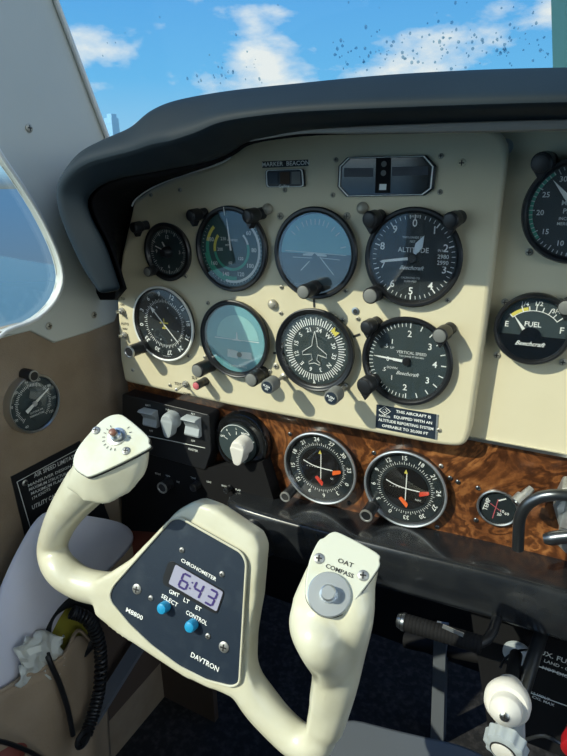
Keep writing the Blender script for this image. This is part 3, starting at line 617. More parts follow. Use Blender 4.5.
# I, J: course deviation gauges on the burl strip
def vor(c, first, label, fl):
    t, y = gauge('course_indicator', label, c, 0.0427, 0.022, 0.013, rim=0.0045, ring='alu', dial='dial_black', dial_depth=0.004, bez='dark_steel')
    bm = B(); seq = ('0', '3', '6', '9', '12', '15', '18', '21', '24', '27', '30', '33')
    nums(bm, c, 0.0335, [(s, first + 30 * k) for k, s in enumerate(seq)], 0.0066, y, True)
    for k in range(72): tick(bm, c, 0.0265, 0.0300 if k % 2 == 0 else 0.0285, first + k * 5, 0.0005, y)
    fin(t, bm, 'compass_ring', 'white_mark')
    bm = B(); lathe(bm, (c[0], y, c[1]), (0, -1, 0), [(0, 0.0235), (0.0003, 0.0235)], 48); link('inner_face', bm, 'black_matt', t)
    bm = B()
    for k in range(-5, 6):
        if k: lathe(bm, (c[0] + k * 0.0031, y - 0.0004, c[1] - abs(k) * 0.0001), (0, -1, 0), [(0, 0.0005), (0.0002, 0.0005)], 8); lathe(bm, (c[0] + 0.001, y - 0.0004, c[1] + k * 0.0028), (0, -1, 0), [(0, 0.0005), (0.0002, 0.0005)], 8)
    text(bm, 'GS' if fl else 'NAV', 0.003, (c[0] + 0.014, y - 0.0005, c[1] - 0.010)); fin(t, bm, 'deviation_dots', 'dim_mark')
    bm = B(); quad(bm, (c[0] + 0.001, y - 0.0009, c[1] + 0.001), 0.0009, 0.034); link('course_needle', bm, 'white_mark', t)
    bm = B(); tube(bm, [Vector((c[0] - 0.020, y - 0.0011, c[1] + 0.0058)), Vector((c[0] - 0.010, y - 0.0011, c[1] + 0.0022)), Vector((c[0] + 0.002, y - 0.0011, c[1] + 0.0005)), Vector((c[0] + 0.015, y - 0.0011, c[1] + 0.0005))], 0.0005, 6, 3); link('glideslope_needle', bm, 'white_mark', t)
    bm = B(); prism(bm, round_loop([Vector((c[0] + a, y - 0.0013, c[1] + b)) for a, b in ((0.0150, -0.0050), (0.0250, -0.0005), (0.0245, 0.0030), (0.0150, 0.0005))], 0.0015, 3), (0, -0.0004, 0)); link('nav_flag', bm, 'orange' if fl else 'red', t)
    bm = B(); prism(bm, round_loop([Vector((c[0] + a, y - 0.0013, c[1] + b)) for a, b in ((-0.0060, -0.0120), (0.0030, -0.0215), (0.0045, -0.0165), (-0.0030, -0.0095))], 0.0015, 3), (0, -0.0004, 0)); link('warning_flag', bm, 'red' if fl else 'orange', t)
    bm = B(); needle(bm, c, [(-0.0018, 0.0175), (0.0018, 0.0175), (0, 0.022)], 0, y - 0.0008); link('lubber_triangle', bm, 'yellow', t)
    bm = B(); quad(bm, (c[0], y - 0.0012, c[1] - 0.0392), 0.016, 0.0026); link('maker_plate', bm, 'black_mark', t, smooth=False)
    return t
vor((-0.0039, -0.2334), 112, 'left course deviation gauge on burl wood, orange flag at right', True)
vor((0.0908, -0.2341), 205, 'right course deviation gauge on burl wood, beside the warning placard', False)

# K: manifold pressure
kc = at(575, 211, 0.006); c = (0.2085, kc.z)
t, y = gauge('manifold_pressure_gauge', 'manifold pressure gauge with green arc cut off by the right edge', c, 0.0395, 0.018, 0.006, dial='dial_black')
bm = B(); arc(bm, c, 0.0315, 0.035, 230, 325, y); fin(t, bm, 'green_arc', 'green')
bm = B(); nums(bm, c, 0.026, (('10', 200), ('15', 232), ('20', 266), ('25', 296), ('30', 330), ('35', 0)), 0.0056, y - 0.0001)
for k in range(40): tick(bm, c, 0.0315 if k % 5 else 0.030, 0.035, 180 + 6 * k, 0.0006, y - 0.0001)
text(bm, 'MANIFOLD', 0.0052, (c[0] + .001, y, c[1] + 0.0055)); text(bm, 'PRESSURE', 0.0052, (c[0] + .001, y, c[1] - 0.0005)); text(bm, 'INCHES', 0.0032, (c[0] - 0.007, y, c[1] - 0.006)); text(bm, 'MERCURY', 0.0032, (c[0] - 0.006, y, c[1] - 0.0098)); fin(t, bm, 'markings', 'dim_mark')
bm = B(); needle(bm, c, [(-0.002, 0.0), (0.002, 0.0), (0.002, 0.013), (0, 0.030), (-0.002, 0.013)], 318, y - 0.001); link('pointer', bm, 'white_mark', t)

# L: fuel gauge
c = (0.1888, -0.0554)
t, y = gauge('fuel_gauge', 'fuel quantity gauge with yellow low arc on the cream engine panel', c, 0.0303, 0.018, 0.006, dial='dial_grey_veil', rim=0.0045)
bm = B(); arc(bm, (c[0], c[1] - 0.008), 0.0235, 0.0262, 315, 348, y); fin(t, bm, 'yellow_arc', 'yellow')
bm = B(); arc(bm, (c[0], c[1] - 0.008), 0.0230, 0.0235, 310, 60, y) if False else arc(bm, (c[0], c[1] - 0.008), 0.0228, 0.0234, -45, 48, y)
for k, a in enumerate((-45, -22, -10, 2, 14, 26, 37, 48)): tick(bm, (c[0], c[1] - 0.008), 0.0228, 0.0285 if k % 2 else 0.0268, a, 0.0008, y - 0.0001)
text(bm, 'E', 0.0065, (c[0] - 0.0205, y, c[1] + 0.002)); text(bm, 'F', 0.0075, (c[0] + 0.0215, y, c[1] + 0.0005)); text(bm, '1/4', 0.0050, (c[0] - 0.0085, y, c[1] + 0.0200)); text(bm, '1/2', 0.0052, (c[0] + 0.002, y, c[1] + 0.0210)); text(bm, '3/4', 0.0052, (c[0] + 0.0155, y, c[1] + 0.016)); text(bm, 'FUEL', 0.0060, (c[0] - 0.0005, y, c[1] + 0.0035)); fin(t, bm, 'markings', 'white_mark')
bm = B(); prism(bm, [pol(c, 0.0268, 102 + 156 * i / 20, y - 0.0008) for i in range(21)], (0, -0.0012, 0)); link('lower_mask', bm, 'black_gloss', t)
bm = B(); lathe(bm, (c[0] - 0.001, y - 0.0008, c[1] - 0.0070), (0, -1, 0), [(0, 0.0085), (0.0013, 0.0085)], 30); link('centre_hub', bm, 'black_gloss', t)
bm = B(); text(bm, 'Beechcraft', 0.0052, (c[0] - 0.001, y - 0.0024, c[1] - 0.0125), shear=0.5); fin(t, bm, 'maker_script', 'white_mark')
bm = B(); needle(bm, (c[0] - 0.002, c[1] - 0.007), [(-0.0014, 0.006), (0.0014, 0.006), (0.0002, 0.021), (-0.0002, 0.021)], 322, y - 0.001); link('pointer', bm, 'white_mark', t)

# small gauge on the burl
c = (0.1796, -0.2339)
t, y = gauge('small_temperature_gauge', 'small black temperature gauge on burl wood beside the steel handle', c, 0.0190, 0.022, 0.019, rim=0.0022, dial='dial_black', ring='steel', dial_depth=0.002)
bm = B(); text(bm, 'TEMP', 0.0058, (c[0] - 0.010, y, c[1] + 0.001), rot=-80); text(bm, '10', 0.0042, (c[0] + 0.004, y, c[1] - 0.003)); text(bm, '20', 0.0042, (c[0] + 0.002, y, c[1] - 0.007))
text(bm, '60', 0.0042, (c[0] + 0.0085, y, c[1] - 0.0045)); quad(bm, (c[0] + 0.003, y, c[1] + 0.0095), 0.0075, 0.0014, rot=-30); fin(t, bm, 'markings', 'white_mark')
bm = B(); quad(bm, (c[0] - 0.002, y, c[1] - 0.002), 0.0008, 0.022, rot=8); quad(bm, (c[0] - 0.002, y - 0.0001, c[1]), 0.012, 0.0007, rot=30); fin(t, bm, 'red_lines', 'pink_red')

# M: gauge on the side wall (faces inboard)
MP = atx(36, 404, XW + 0.006); ux = Vector((0, 1, 0)); uz = Vector((0, 0, 1)); nx = Vector((1, 0, 0))
t = thing('air_temperature_gauge', 'chrome rimmed round gauge on the brown side wall at far left', 'gauge', Vector((XW - 0.004, MP.y, MP.z))); R_ = 0.0335
bm = B(); lathe(bm, Vector((XW - 0.004, MP.y, MP.z)), nx, [(0, R_), (0.008, R_), (0.0105, R_ - 0.0012), (0.0105, R_ - 0.0022), (0.009, R_ - 0.0032)], 56, False, False); link('chrome_rim', bm, 'steel', t)
bm = B(); lathe(bm, Vector((XW - 0.004, MP.y, MP.z)), nx, [(0.005, R_ - 0.0022), (0.006, R_ - 0.0022)], 56); link('dial', bm, 'dial_grey_veil', t)
bm = B(); lathe(bm, Vector((XW - 0.004, MP.y, MP.z)), nx, [(0.0085, R_ - 0.0025), (0.009, R_ - 0.0025)], 56); link('glass', bm, 'gauge_glass', t)
xd = XW + 0.0023
bm = B()
for k in range(54):
    a = math.radians(-135 + k * 5.2); d = Vector((0, math.sin(a), math.cos(a))); c0 = Vector((xd, MP.y, MP.z)) + d * 0.0215; p_ = nx.cross(d)
    h = 0.0028 if k % 6 == 0 else 0.0016
    bm.faces.new([bm.verts.new(c0 + d * i * h + p_ * j * 0.00035) for i, j in ((-1, -1), (1, -1), (1, 1), (-1, 1))])
for k, s in enumerate(('40', '20', '0', '20', '40', '60', '80', '100', '120')):
    a = math.radians(-150 + k * 35); text(bm, s, 0.0044, Vector((xd, MP.y + math.sin(a) * 0.0268, MP.z + math.cos(a) * 0.0268)), ux, uz)
text(bm, 'OUTSIDE AIR', 0.003, Vector((xd, MP.y + 0.002, MP.z - 0.010)), ux, uz); text(bm, 'TEMPERATURE', 0.003, Vector((xd, MP.y + 0.002, MP.z - 0.014)), ux, uz); link('markings', bm, 'dim_mark', t, smooth=False)
bm = B(); d = Vector((0, 0.88, 0.47)).normalized(); p_ = nx.cross(d); o_ = Vector((xd + 0.0012, MP.y, MP.z)); prism(bm, [o_ + p_ * a + d * b for a, b in ((-0.0022, -0.013), (0.0022, -0.013), (0.0016, 0.0), (0.0003, 0.024), (-0.0003, 0.024), (-0.0016, 0.0))], (0.0007, 0, 0)); link('pointer', bm, 'white_mark', t)
bm = B(); lathe(bm, o_, nx, [(0, 0.003), (0.0015, 0.003)], 18); link('hub', bm, 'alu', t)

# ------------------------------------------------------------------ knobs and post lights: cylinders standing out of the panel
def knob(name, label, cat, q, L, r, y0, capm='grey_cap', bodym='black_plastic', group=None, rb=None, flute=0, hollow=False, capr=0.82, off=(0, 0)):
    """q: pixel of the front face centre; L length; base sits on y0"""
    tip = at(q[0], q[1], y0 - L); base = Vector((tip.x + off[0], y0, tip.z + off[1])); rb = rb or r
    t = thing(name, label, cat, base, group); d = (tip - base).normalized(); LL = (tip - base).length
    bm = B(); lathe(bm, base, d, [(0, rb * 1.05), (LL * 0.3, rb), (LL * 0.32, rb * 0.93), (LL * 0.45, r * 0.96), (LL * 0.5, r), (LL - r * 0.15, r), (LL, r * 0.88)], 28); link('body', bm, bodym, t)
    bm = B()
    if hollow: lathe(bm, tip, d, [(-0.001, r * 1.02), (0.0006, r * 1.0), (0.0008, r * 0.8), (-0.001, r * 0.62)], 28, False, False)
    else: lathe(bm, tip, d, [(-0.0004, r * (capr + .04)), (0.0007, r * capr), (0.0011, r * capr * 0.85)], 28)
    link('cap', bm, capm, t)
    if hollow:
        bm = B(); lathe(bm, tip, d, [(-0.0006, r * 0.7), (0.0001, r * 0.66)], 20); link('core', bm, 'black_plastic', t)
    return t, base, tip, d
def postlight(label, q, L=0.024, r=0.0062, y0=0.0, group='post lights beside the gauges', capm='black_plastic', dx=0.004):
    t, b, p, d = knob('post_light', label, 'light', q, L, r, y0, capm, 'black_plastic', group, rb=r * 0.8, off=(dx, 0.002))
    bm = B(); prism(bm, [p + Vector((a, 0.002, c_)) for a, c_ in ((-r * 0.9, -r * 0.3), (r * 0.9, -r * 0.3), (0.0005, -r * 1.7))], (0, L * 0.45, 0)); link('hood', bm, 'black_plastic', t, bevel=0.0008)
    return t
postlight('black post light at the upper left of the small round gauge', (133, 228), 0.018, 0.0058)
postlight('black post light between the small gauge and the airspeed gauge', (190, 216), 0.020, 0.0062)
postlight('black post light at the upper right of the airspeed gauge', (247, 216.5), 0.022, 0.0068)
postlight('black post light at the upper left of the altimeter', (369, 220), 0.018, 0.0072)
postlight('black post light at the upper right of the altimeter', (450, 221), 0.018, 0.0068)
postlight('black post light at the upper left of the vertical speed gauge', (366, 328), 0.018, 0.0066)
postlight('sunlit post light with long shadow at the upper right of vertical speed gauge', (439.5, 336), 0.022, 0.0068, capm='grey_cap')
postlight('black post light at the upper left of the manifold pressure gauge', (541, 163), 0.018, 0.0078, 0.018)
postlight('grey post light at the upper right of the fuel gauge', (566, 308), 0.018, 0.0066, 0.018, capm='grey_cap')
postlight('squat black post light at the lower left of the vertical speed gauge', (364, 387), 0.020, 0.0085)
G_ = 'knobs on the instrument panel'
knob('clock_knob', 'small grey knob at the lower left of the small round gauge', 'knob', (147, 272), 0.016, 0.0052, 0.0, group=G_)
knob('cage_knob', 'grey-faced knob at the bottom of the attitude indicator', 'knob', (303, 292), 0.026, 0.0066, -0.006, group=G_)
knob('pressure_knob', 'grey-faced pressure setting knob at the lower left of the altimeter', 'knob', (370, 296), 0.020, 0.0072, 0.0, group=G_)
knob('panel_knob', 'black knob with bright hollow rim below the compass card gauge', 'knob', (129, 352), 0.028, 0.0072, 0.0, capm='steel', group=G_, hollow=True)
knob('dimmer_knob', 'large grey-faced knob at the lower left of the turn coordinator', 'knob', (197, 371), 0.026, 0.0078, 0.0, group=G_)
knob('dimmer_knob', 'grey-faced knob at the lower right of the turn coordinator', 'knob', (251, 380), 0.024, 0.0078, 0.0, group=G_)
knob('test_button', 'small red-capped button under the dimmer knob', 'button', (196, 386), 0.018, 0.0048, 0.0, capm='pink_red', group=G_)
def setknob(q, L, label):
    tip = at(q[0], q[1], -L); base = Vector((tip.x, 0, tip.z)); t = thing('setting_knob', label, 'knob', base, G_)
    bm = B(); lathe(bm, base, (0, -1, 0), [(0, 0.0036), (0.002, 0.0036), (0.003, 0.0019), (L * 0.62, 0.0019)], 14); link('shaft', bm, 'dull_steel', t)
    bm = B(); lathe(bm, base, (0, -1, 0), [(L * 0.55, 0.005), (L * 0.6, 0.0075), (L - 0.001, 0.0075), (L, 0.0068)], 28); link('grip', bm, 'grey_cap', t)
    bm = B(); lathe(bm, base, (0, -1, 0), [(L, 0.0058), (L + 0.0008, 0.0056)], 28); link('cap', bm, 'plate_navy', t)
    bm = B(); text(bm, 'PUSH', 0.0032, tip + Vector((0, -0.0012, 0.001)), rot=15); text(bm, 'SET', 0.0026, tip + Vector((0, -0.0012, -0.002)), rot=15); link('lettering', bm, 'white_mark', t, smooth=False)
setknob((267, 387), 0.036, 'pull knob on thin shaft between turn coordinator and heading indicator')
setknob((331, 398), 0.036, 'pull knob on thin shaft at the lower right of the heading indicator')
knob('course_selector_knob', 'small ringed knob at the lower left of the left course gauge', 'knob', (285, 497), 0.024, 0.0060, 0.020, capm='dull_steel', group='course selector knobs', hollow=True)
knob('course_selector_knob', 'small ringed knob at the lower left of the right course gauge', 'knob', (366, 516), 0.026, 0.0068, 0.020, capm='dull_steel', group='course selector knobs', hollow=True)
# light over the wall gauge
t = thing('post_light', 'black hooded light on top of the side wall gauge', 'light', atx(24, 374, XW - 0.003), 'post lights beside the gauges')
P = atx(24, 374, XW - 0.003)
bm = B(); lathe(bm, P, nx, [(0, 0.0065), (0.012, 0.0065), (0.016, 0.005)], 22); link('body', bm, 'black_plastic', t)
bm = B(); lathe(bm, P, nx, [(0.0155, 0.0062), (0.0165, 0.0060), (0.0165, 0.0048)], 22, False, False); link('rim', bm, 'dull_steel', t)
# grey slanted light at the small gauge
P = at(527, 504, 0.006); t = thing('post_light', 'slanted grey metal light beside the small temperature gauge', 'light', P, 'post lights beside the gauges')
d = Vector((-0.62, -1, 0.1)).normalized(); q0 = Vector((P.x, 0.006, P.z)); q0 = at(527, 493, -0.004); q1 = at(517, 503.5, -0.012); d = (q1 - q0).normalized(); L = (q1 - q0).length
bm = B(); lathe(bm, q0, d, [(-0.006, 0.003), (0, 0.004), (L * 0.3, 0.004), (L * 0.35, 0.0062), (L, 0.0066)], 24); link('body', bm, 'dull_steel', t)
bm = B(); lathe(bm, q1, d, [(0, 0.005), (0.001, 0.0048)], 24); link('lens_cap', bm, 'dark_steel', t)

# ------------------------------------------------------------------ annunciators and placards
def poly3(pts, Y): return [at(x, y, Y) for x, y in pts]
t = thing('annunciator_display', 'eight-sided dark display window with white border above the altimeter', 'display', at(386, 176, 0))
oc = [(347, 157), (426, 155), (435.5, 166), (433, 189), (424, 195.5), (346, 197), (337, 187), (338, 166)]
bm = B(); prism(bm, poly3(oc, -0.004), (0, 0.006, 0)); link('frame', bm, 'bezel', t, bevel=0.0008)
bm = B(); a = poly3(oc, -0.0046); cc = sum(a, Vector()) / 8; i1 = [cc + (p - cc) * 0.965 for p in a]; i2 = [cc + (p - cc) * 0.935 for p in a]; strip(bm, i1 + [i1[0]], i2 + [i2[0]]); link('white_border', bm, 'white_mark', t, smooth=False)
bm = B(); prism(bm, [cc + (p - cc) * 0.90 + Vector((0, -0.0002, 0)) for p in a], (0, 0.0008, 0)); link('screen', bm, 'black_gloss', t)
def patch(t, pts, Y, m, name): bm = B(); prism(bm, poly3(pts, Y), (0, 0.0003, 0)); return link(name, bm, m, t, smooth=False)
patch(t, [(376, 158), (391, 158), (390, 193), (375, 193)], -0.0052, 'black_matt', 'lamp_column')
patch(t, [(379.5, 184), (386.5, 184), (386, 190), (379, 190)], -0.0056, 'white_mark', 'white_lamp')
patch(t, [(392, 176), (428, 175), (428, 166), (392, 167)], -0.0052, 'plate_navy', 'grey_window')
patch(t, [(344, 177), (373, 177), (373, 168), (344, 168)], -0.0052, 'plate_navy', 'grey_window')
for q in ((384, 164), (383.5, 173)):
    bm = B(); lathe(bm, at(q[0], q[1], -0.0050), (0, -1, 0), [(0, 0.0024), (0.0006, 0.0022)], 18); link('round_lamp', bm, 'grey_cap', t)
t = thing('marker_beacon_unit', 'small rectangular marker beacon light unit at the top of the panel', 'display', at(285, 178, 0))
rc = [(265, 170), (303, 168.5), (304.5, 187), (266, 187.5)]
bm = B(); prism(bm, round_loop(poly3(rc, -0.003), 0.003, 4), (0, 0.004, 0)); link('frame', bm, 'bezel', t)
bm = B(); a = round_loop(poly3(rc, -0.0033), 0.003, 4); cc = sum(a, Vector()) / len(a); i1 = [cc + (p - cc) * 0.97 for p in a]; i2 = [cc + (p - cc) * 0.91 for p in a]; strip(bm, i1 + [i1[0]], i2 + [i2[0]]); link('white_border', bm, 'white_mark', t, smooth=False)
patch(t, [(268.5, 172.5), (278, 172.2), (278, 184), (268.5, 184)], -0.0036, 'plate_navy', 'blue_lamp')
patch(t, [(280, 172), (289.5, 171.8), (289.5, 184), (280, 184)], -0.0036, 'dark_cloth', 'amber_lamp')
patch(t, [(291.5, 171.8), (300, 171.5), (300.5, 184), (291.5, 184)], -0.0036, 'grey_cap', 'white_lamp')
bm = B(); text(bm, 'Collins', 0.0036, at(284, 186.3, -0.0036), sx=1.1); link('maker_lettering', bm, 'white_mark', t, smooth=False)
bm = B(); prism(bm, poly3([(262, 161.5), (308, 159.5), (308.3, 166), (262.3, 168)], -0.0004), (0, 0.0004, 0)); tag(link('marker_beacon_plate', bm, 'bezel', None), 'black strip lettered MARKER BEACON above the small light unit', 'placard')
pb = bpy.data.objects['marker_beacon_plate']
bm = B(); text(bm, 'MARKER  BEACON', 0.0052, at(285.2, 163.8, -0.0008), sx=1.12, rot=-0.5); link('lettering', bm, 'white_mark', pb, smooth=False)

ppx = [(376.5, 404.5), (436.5, 414.5), (435, 439.5), (375.5, 427.5)]
bm = B(); prism(bm, poly3(ppx, -0.0006), (0, 0.0006, 0)); pc = link('altitude_placard', bm, 'plate_navy', None); tag(pc, 'dark placard about altitude reporting equipment below vertical speed gauge', 'placard')
bm = B(); prism(bm, poly3([(436.5, 414.5), (438.5, 414.8), (437, 439.9), (435, 439.5)], -0.0006), (0, 0.0006, 0)); link('silver_edge', bm, 'alu', pc)
bm = B(); sz = 0.0040
P = lambda x, y: at(x, y, -0.0010)
def ltext(s, q0, q1, sz): # centred between two pixel points
    a = P(*q0); b = P(*q1); ux_ = (b - a).normalized(); uy_ = Vector((-ux_.z, 0, ux_.x)); w = (b - a).length
    vs, _ = glyphs(s); ww = max(v.x for v in vs) - min(v.x for v in vs)
    text(bm, s, sz, (a + b) / 2, ux_, uy_, sx=w / (ww * sz))
ltext('THIS AIRCRAFT IS', (396, 411.5), (431, 417.5), sz); ltext('EQUIPPED WITH AN', (394, 416.8), (432, 423.3), sz); ltext('ALTITUDE REPORTING SYSTEM', (378.5, 419.5), (433.5, 429.3), sz); ltext('OPERABLE TO 20,000 FT', (382, 425.5), (428, 434), sz); ltext('NARCO', (379, 415.3), (390, 417.2), 0.0028)
link('lettering', bm, 'white_mark', pc, smooth=False)
bm = B(); k_ = [P(379, 410), P(384.5, 406.5), P(390.5, 411.5), P(385, 415)]; tube(bm, k_ + [k_[0]], 0.0004, 5, 1, False); k_ = [P(382.2, 410.3), P(384.6, 408.6), P(387.2, 411.2), P(384.9, 413)]; tube(bm, k_ + [k_[0]], 0.0003, 5, 1, False); link('diamond_logo', bm, 'white_mark', pc, smooth=False)

# ------------------------------------------------------------------ switch plate and magneto switch
sw = thing('switch_plate', 'black switch plate left of the rotary switch', 'switch panel', at(165, 425, 0.004))
bm = B(); prism(bm, round_loop(poly3([(122, 394), (209, 415), (211, 452), (205, 470), (123, 447)], 0.001), 0.003, 3), (0, 0.021, 0)); link('plate', bm, 'black_plastic', sw, bevel=0.0006)
bm = B(); tube(bm, [at(124, 431, 0.0004), at(205, 448, 0.0004)], 0.0004, 6, 1); link('white_line', bm, 'dim_mark', sw)
bm = B(); text(bm, 'BATT', 0.0034, at(148, 405.5, 0.0004)); text(bm, 'ALT', 0.0034, at(193, 414, 0.0004)); text(bm, 'OFF', 0.0034, at(151, 431, 0.0004)); text(bm, 'OFF', 0.0034, at(193, 441, 0.0004)); text(bm, 'MASTER', 0.0040, at(193, 450, 0.0004)); text(bm, 'PULL', 0.0034, at(168, 410, 0.0004)); link('lettering', bm, 'dim_mark', sw, smooth=False)
for q, nm in ((((141, 408.5), (155, 411.5), (156, 428), (143.5, 425)), 'a'), (((184, 415.5), (198.5, 419), (200, 438), (185, 434.5)), 'b')):
    bm = B(); p = [at(x, y, -0.004) for x, y in q]; mid = (p[0] + p[1] + p[2] + p[3]) / 4
    w = (p[1] - p[0]); h = (p[3] - p[0]); prof = [(0, 0.006), (0, -0.005), (0.08, -0.008), (0.30, -0.002), (0.55, 0.001), (0.9, -0.002), (1.0, -0.001), (1.0, 0.008)]
    la = [p[0] + h * s + Vector((0, d_, 0)) for s, d_ in prof]; prism(bm, la, w); link('rocker', bm, 'grey_switch', sw, bevel=0.0006)
def paddle(t, q, L, y0, m, name):
    tip = at(q[0], q[1], y0 - L); bm = B()
    lathe(bm, Vector((tip.x, y0, tip.z)), (0, -1, 0), [(0, 0.0115), (L * 0.75, 0.0105), (L, 0.0088)], 30)
    pr = [Vector((tip.x + a, y0 - 0.003, tip.z + b)) for a, b in ((-0.0100, 0.002), (0.0095, 0.001), (0.0045, -0.0165), (0.0005, -0.0200), (-0.0055, -0.0190))]
    prism(bm, round_loop(pr, 0.003, 4), (0, -(L - 0.003) * 1.05, 0)); o = link(name, bm, m, t, bevel=0.0025, seg=3)
    rm = o.modifiers.new('r', 'REMESH'); rm.mode = 'VOXEL'; rm.voxel_size = 0.0007; o.modifiers.move(1, 0)
    sm = o.modifiers.new('s', 'SMOOTH'); sm.iterations = 8; sm.factor = 0.6; return o
k = thing('dimmer_knob', 'grey paddle-shaped knob between the two rocker switches', 'knob', at(168, 424, 0.001)); paddle(k, (166.5, 423), 0.014, 0.001, 'grey_switch', 'paddle')
mg = thing('rotary_switch', 'round black rotary magneto switch with white paddle knob', 'switch', at(240, 444, 0.022))
oc_ = at(240, 443.5, 0.010)
bm = B(); lathe(bm, Vector((oc_.x, 0.022, oc_.z)), (0, -1, 0), [(0, 0.0365), (0.008, 0.0365), (0.012, 0.0345), (0.0125, 0.028), (0.0115, 0.0262)], 56); link('housing', bm, 'black_gloss', mg)
bm = B(); ic = at(237, 444, 0.008); lathe(bm, Vector((ic.x, 0.012, ic.z)), (0, -1, 0), [(0, 0.0245), (0.004, 0.0245), (0.0048, 0.0235)], 48); link('dial_plate', bm, 'dial_grey_veil', mg)
bm = B(); c = (ic.x, ic.z); yy = 0.0068
for s, a in (('OFF', -70), ('R', -38), ('L', 2), ('BOTH', 38), ('START', 70)):
    tick(bm, c, 0.0125, 0.0165, a, 0.0007, yy); text(bm, s, 0.0036, pol(c, 0.0198, a, yy))
link('lettering', bm, 'white_mark', mg, smooth=False)
bm = B(); arc(bm, c, 0.0236, 0.0243, -60, 50, 0.0068); link('edge_line', bm, 'dim_mark', mg, smooth=False)
paddle(mg, (237, 450), 0.018, 0.008, 'white_knob', 'paddle_knob')
# black lower sub panel with small knobs
lp = thing('breaker_panel', 'black lower left panel of small knobs behind the yoke', 'switch panel', at(195, 490, 0.0))
bm = B(); prism(bm, poly3([(122, 445), (206, 468), (262, 462), (275, 505), (275, 540), (122, 530)], 0.003), (0, 0.019, 0)); link('plate', bm, 'black_matt', lp)
bm = B()
for i, (x, y) in enumerate(((158, 474), (168, 476), (178, 482), (193, 478), (209, 482), (224, 486), (238, 490), (222, 506))): text(bm, ('PITOT', 'NAV', 'ICE', 'TAXI', 'LDG', 'BCN', 'FLAP', 'GEAR')[i], 0.0034, at(x, y, 0.0026))
link('lettering', bm, 'dim_mark', lp, smooth=False)
for q, L, r, lab, cm in (((162, 488), 0.014, 0.0075, 'black knob with grey ring behind the left grip of the yoke', 'dull_steel'), ((193, 488), 0.010, 0.005, 'dark knob right of the ringed knob on the lower panel', 'black_plastic'), ((226, 491), 0.010, 0.0035, 'tiny dark knob below the rotary switch', 'dark_steel')):
    knob('panel_knob', lab, 'knob', q, L, r, 0.003, capm=cm, hollow=True, group='knobs on the lower black panel')
bm = B(); lathe(bm, at(231, 510, -0.002), (0, -1, 0), [(-0.004, 0.003), (0.004, 0.003), (0.005, 0.002)], 14); tag(link('brass_fuse_cap', bm, mat('brass', (0.6, 0.42, 0.12), 0.35, 1.0)), 'tiny brass cap below the rotary switch', 'knob')

# ------------------------------------------------------------------ column beam
beam = thing('column_beam', 'glossy black rounded beam running across under the burl strip', 'beam', (0.3, -0.03, -0.29))
xs = [(-0.108, 0.35), (-0.104, 0.7), (-0.092, 0.92), (-0.07, 1.0), (0.0, 1.0), (0.15, 1.0), (0.2, 1.0), (0.4, 1.0), (1.0, 1.0)]
prof = [(0.026, -0.2765), (0.010, -0.2745), (-0.012, -0.2712), (-0.0285, -0.2692), (-0.0335, -0.2712), (-0.0355, -0.276), (-0.0385, -0.296), (-0.037, -0.312), (-0.030, -0.324), (-0.010, -0.332), (0.02, -0.336)]
bm = B(); rings = []
for x, s in xs:
    dz = -0.010 * max(0, min(1, (0.20 - x) / 0.20)) + 0.003
    cz = -0.29
    rings.append([bm.verts.new((x, 0.006 + (y_ - 0.006) * s if y_ < 0.006 else y_, cz + (z_ - cz) * (0.6 + 0.4 * s) + dz)) for y_, z_ in prof])
for a, b in zip(rings, rings[1:]):
    for j in range(len(a) - 1): bm.faces.new((a[j], b[j], b[j + 1], a[j + 1]))
bm.faces.new(rings[0]); bmesh.ops.recalc_face_normals(bm, faces=bm.faces)
o = link('beam_shell', bm, mat('beam_black', (0.012, 0.014, 0.017), 0.26, coat=0.35, noise=(40, (0.022, 0.024, 0.026), 0.4, 0.7)), beam); q_ = o.modifiers.new('s', 'SUBSURF'); q_.levels = 2; q_.render_levels = 2
# lower placard panel under the beam
pl2 = thing('lower_placard_panel', 'black placard panel below the beam at the right', 'placard', (0.3, -0.02, -0.37))
bm = B(); prism(bm, [Vector((x, -0.012, z)) for x, z in ((0.17, -0.335), (0.9, -0.335), (0.9, -0.47), (0.20, -0.47))], (0, 0.01, 0)); link('plate', bm, 'black_matt', pl2)
bm = B(); text(bm, 'AUX. FUEL PUMP', 0.0075, at(567, 662, -0.0125), rot=3); text(bm, 'LAND - OFF - HI', 0.0050, at(565, 668.5, -0.0125), rot=3); text(bm, 'NOT EXCEED', 0.0050, at(560, 674, -0.0125), rot=3); text(bm, '12 VOLT', 0.0045, at(540, 696, -0.0125), rot=3); text(bm, 'CIG. MAX', 0.0045, at(543, 701, -0.0125), rot=3); link('lettering', bm, 'dim_mark', pl2, smooth=False)
for q0, q1, rr in (((520, 660), (567, 676), 0.0005), ((528, 692), (567, 706), 0.0004)):
    bm = B(); tube(bm, [at(q0[0], q0[1], -0.0125), at(q1[0], q1[1], -0.0125)], rr, 5, 1); link('edge_line', bm, 'dim_mark', pl2)
# pale round flange with black cable
P = at(517, 652, -0.014); fl = thing('cable_flange', 'pale round flange under the beam with a steel bolt', 'fitting', P)
bm = B(); lathe(bm, P, (0, -1, 0), [(0, 0.0125), (0.003, 0.0125), (0.0035, 0.0115)], 36); link('disc', bm, 'grey_switch', fl)
bm = B(); lathe(bm, P, (0, -1, 0), [(0.003, 0.0042), (0.010, 0.0042), (0.011, 0.003)], 6); link('bolt', bm, 'steel', fl)
bm = B(); tube(bm, [at(500, 668, -0.05), at(506, 658, -0.04), at(518, 651, -0.035), at(530, 650, -0.02), at(542, 648, -0.005)], 0.0011, 8, 6); tag(link('thin_cable', bm, 'black_plastic'), 'thin black cable looping over the pale flange', 'cable')
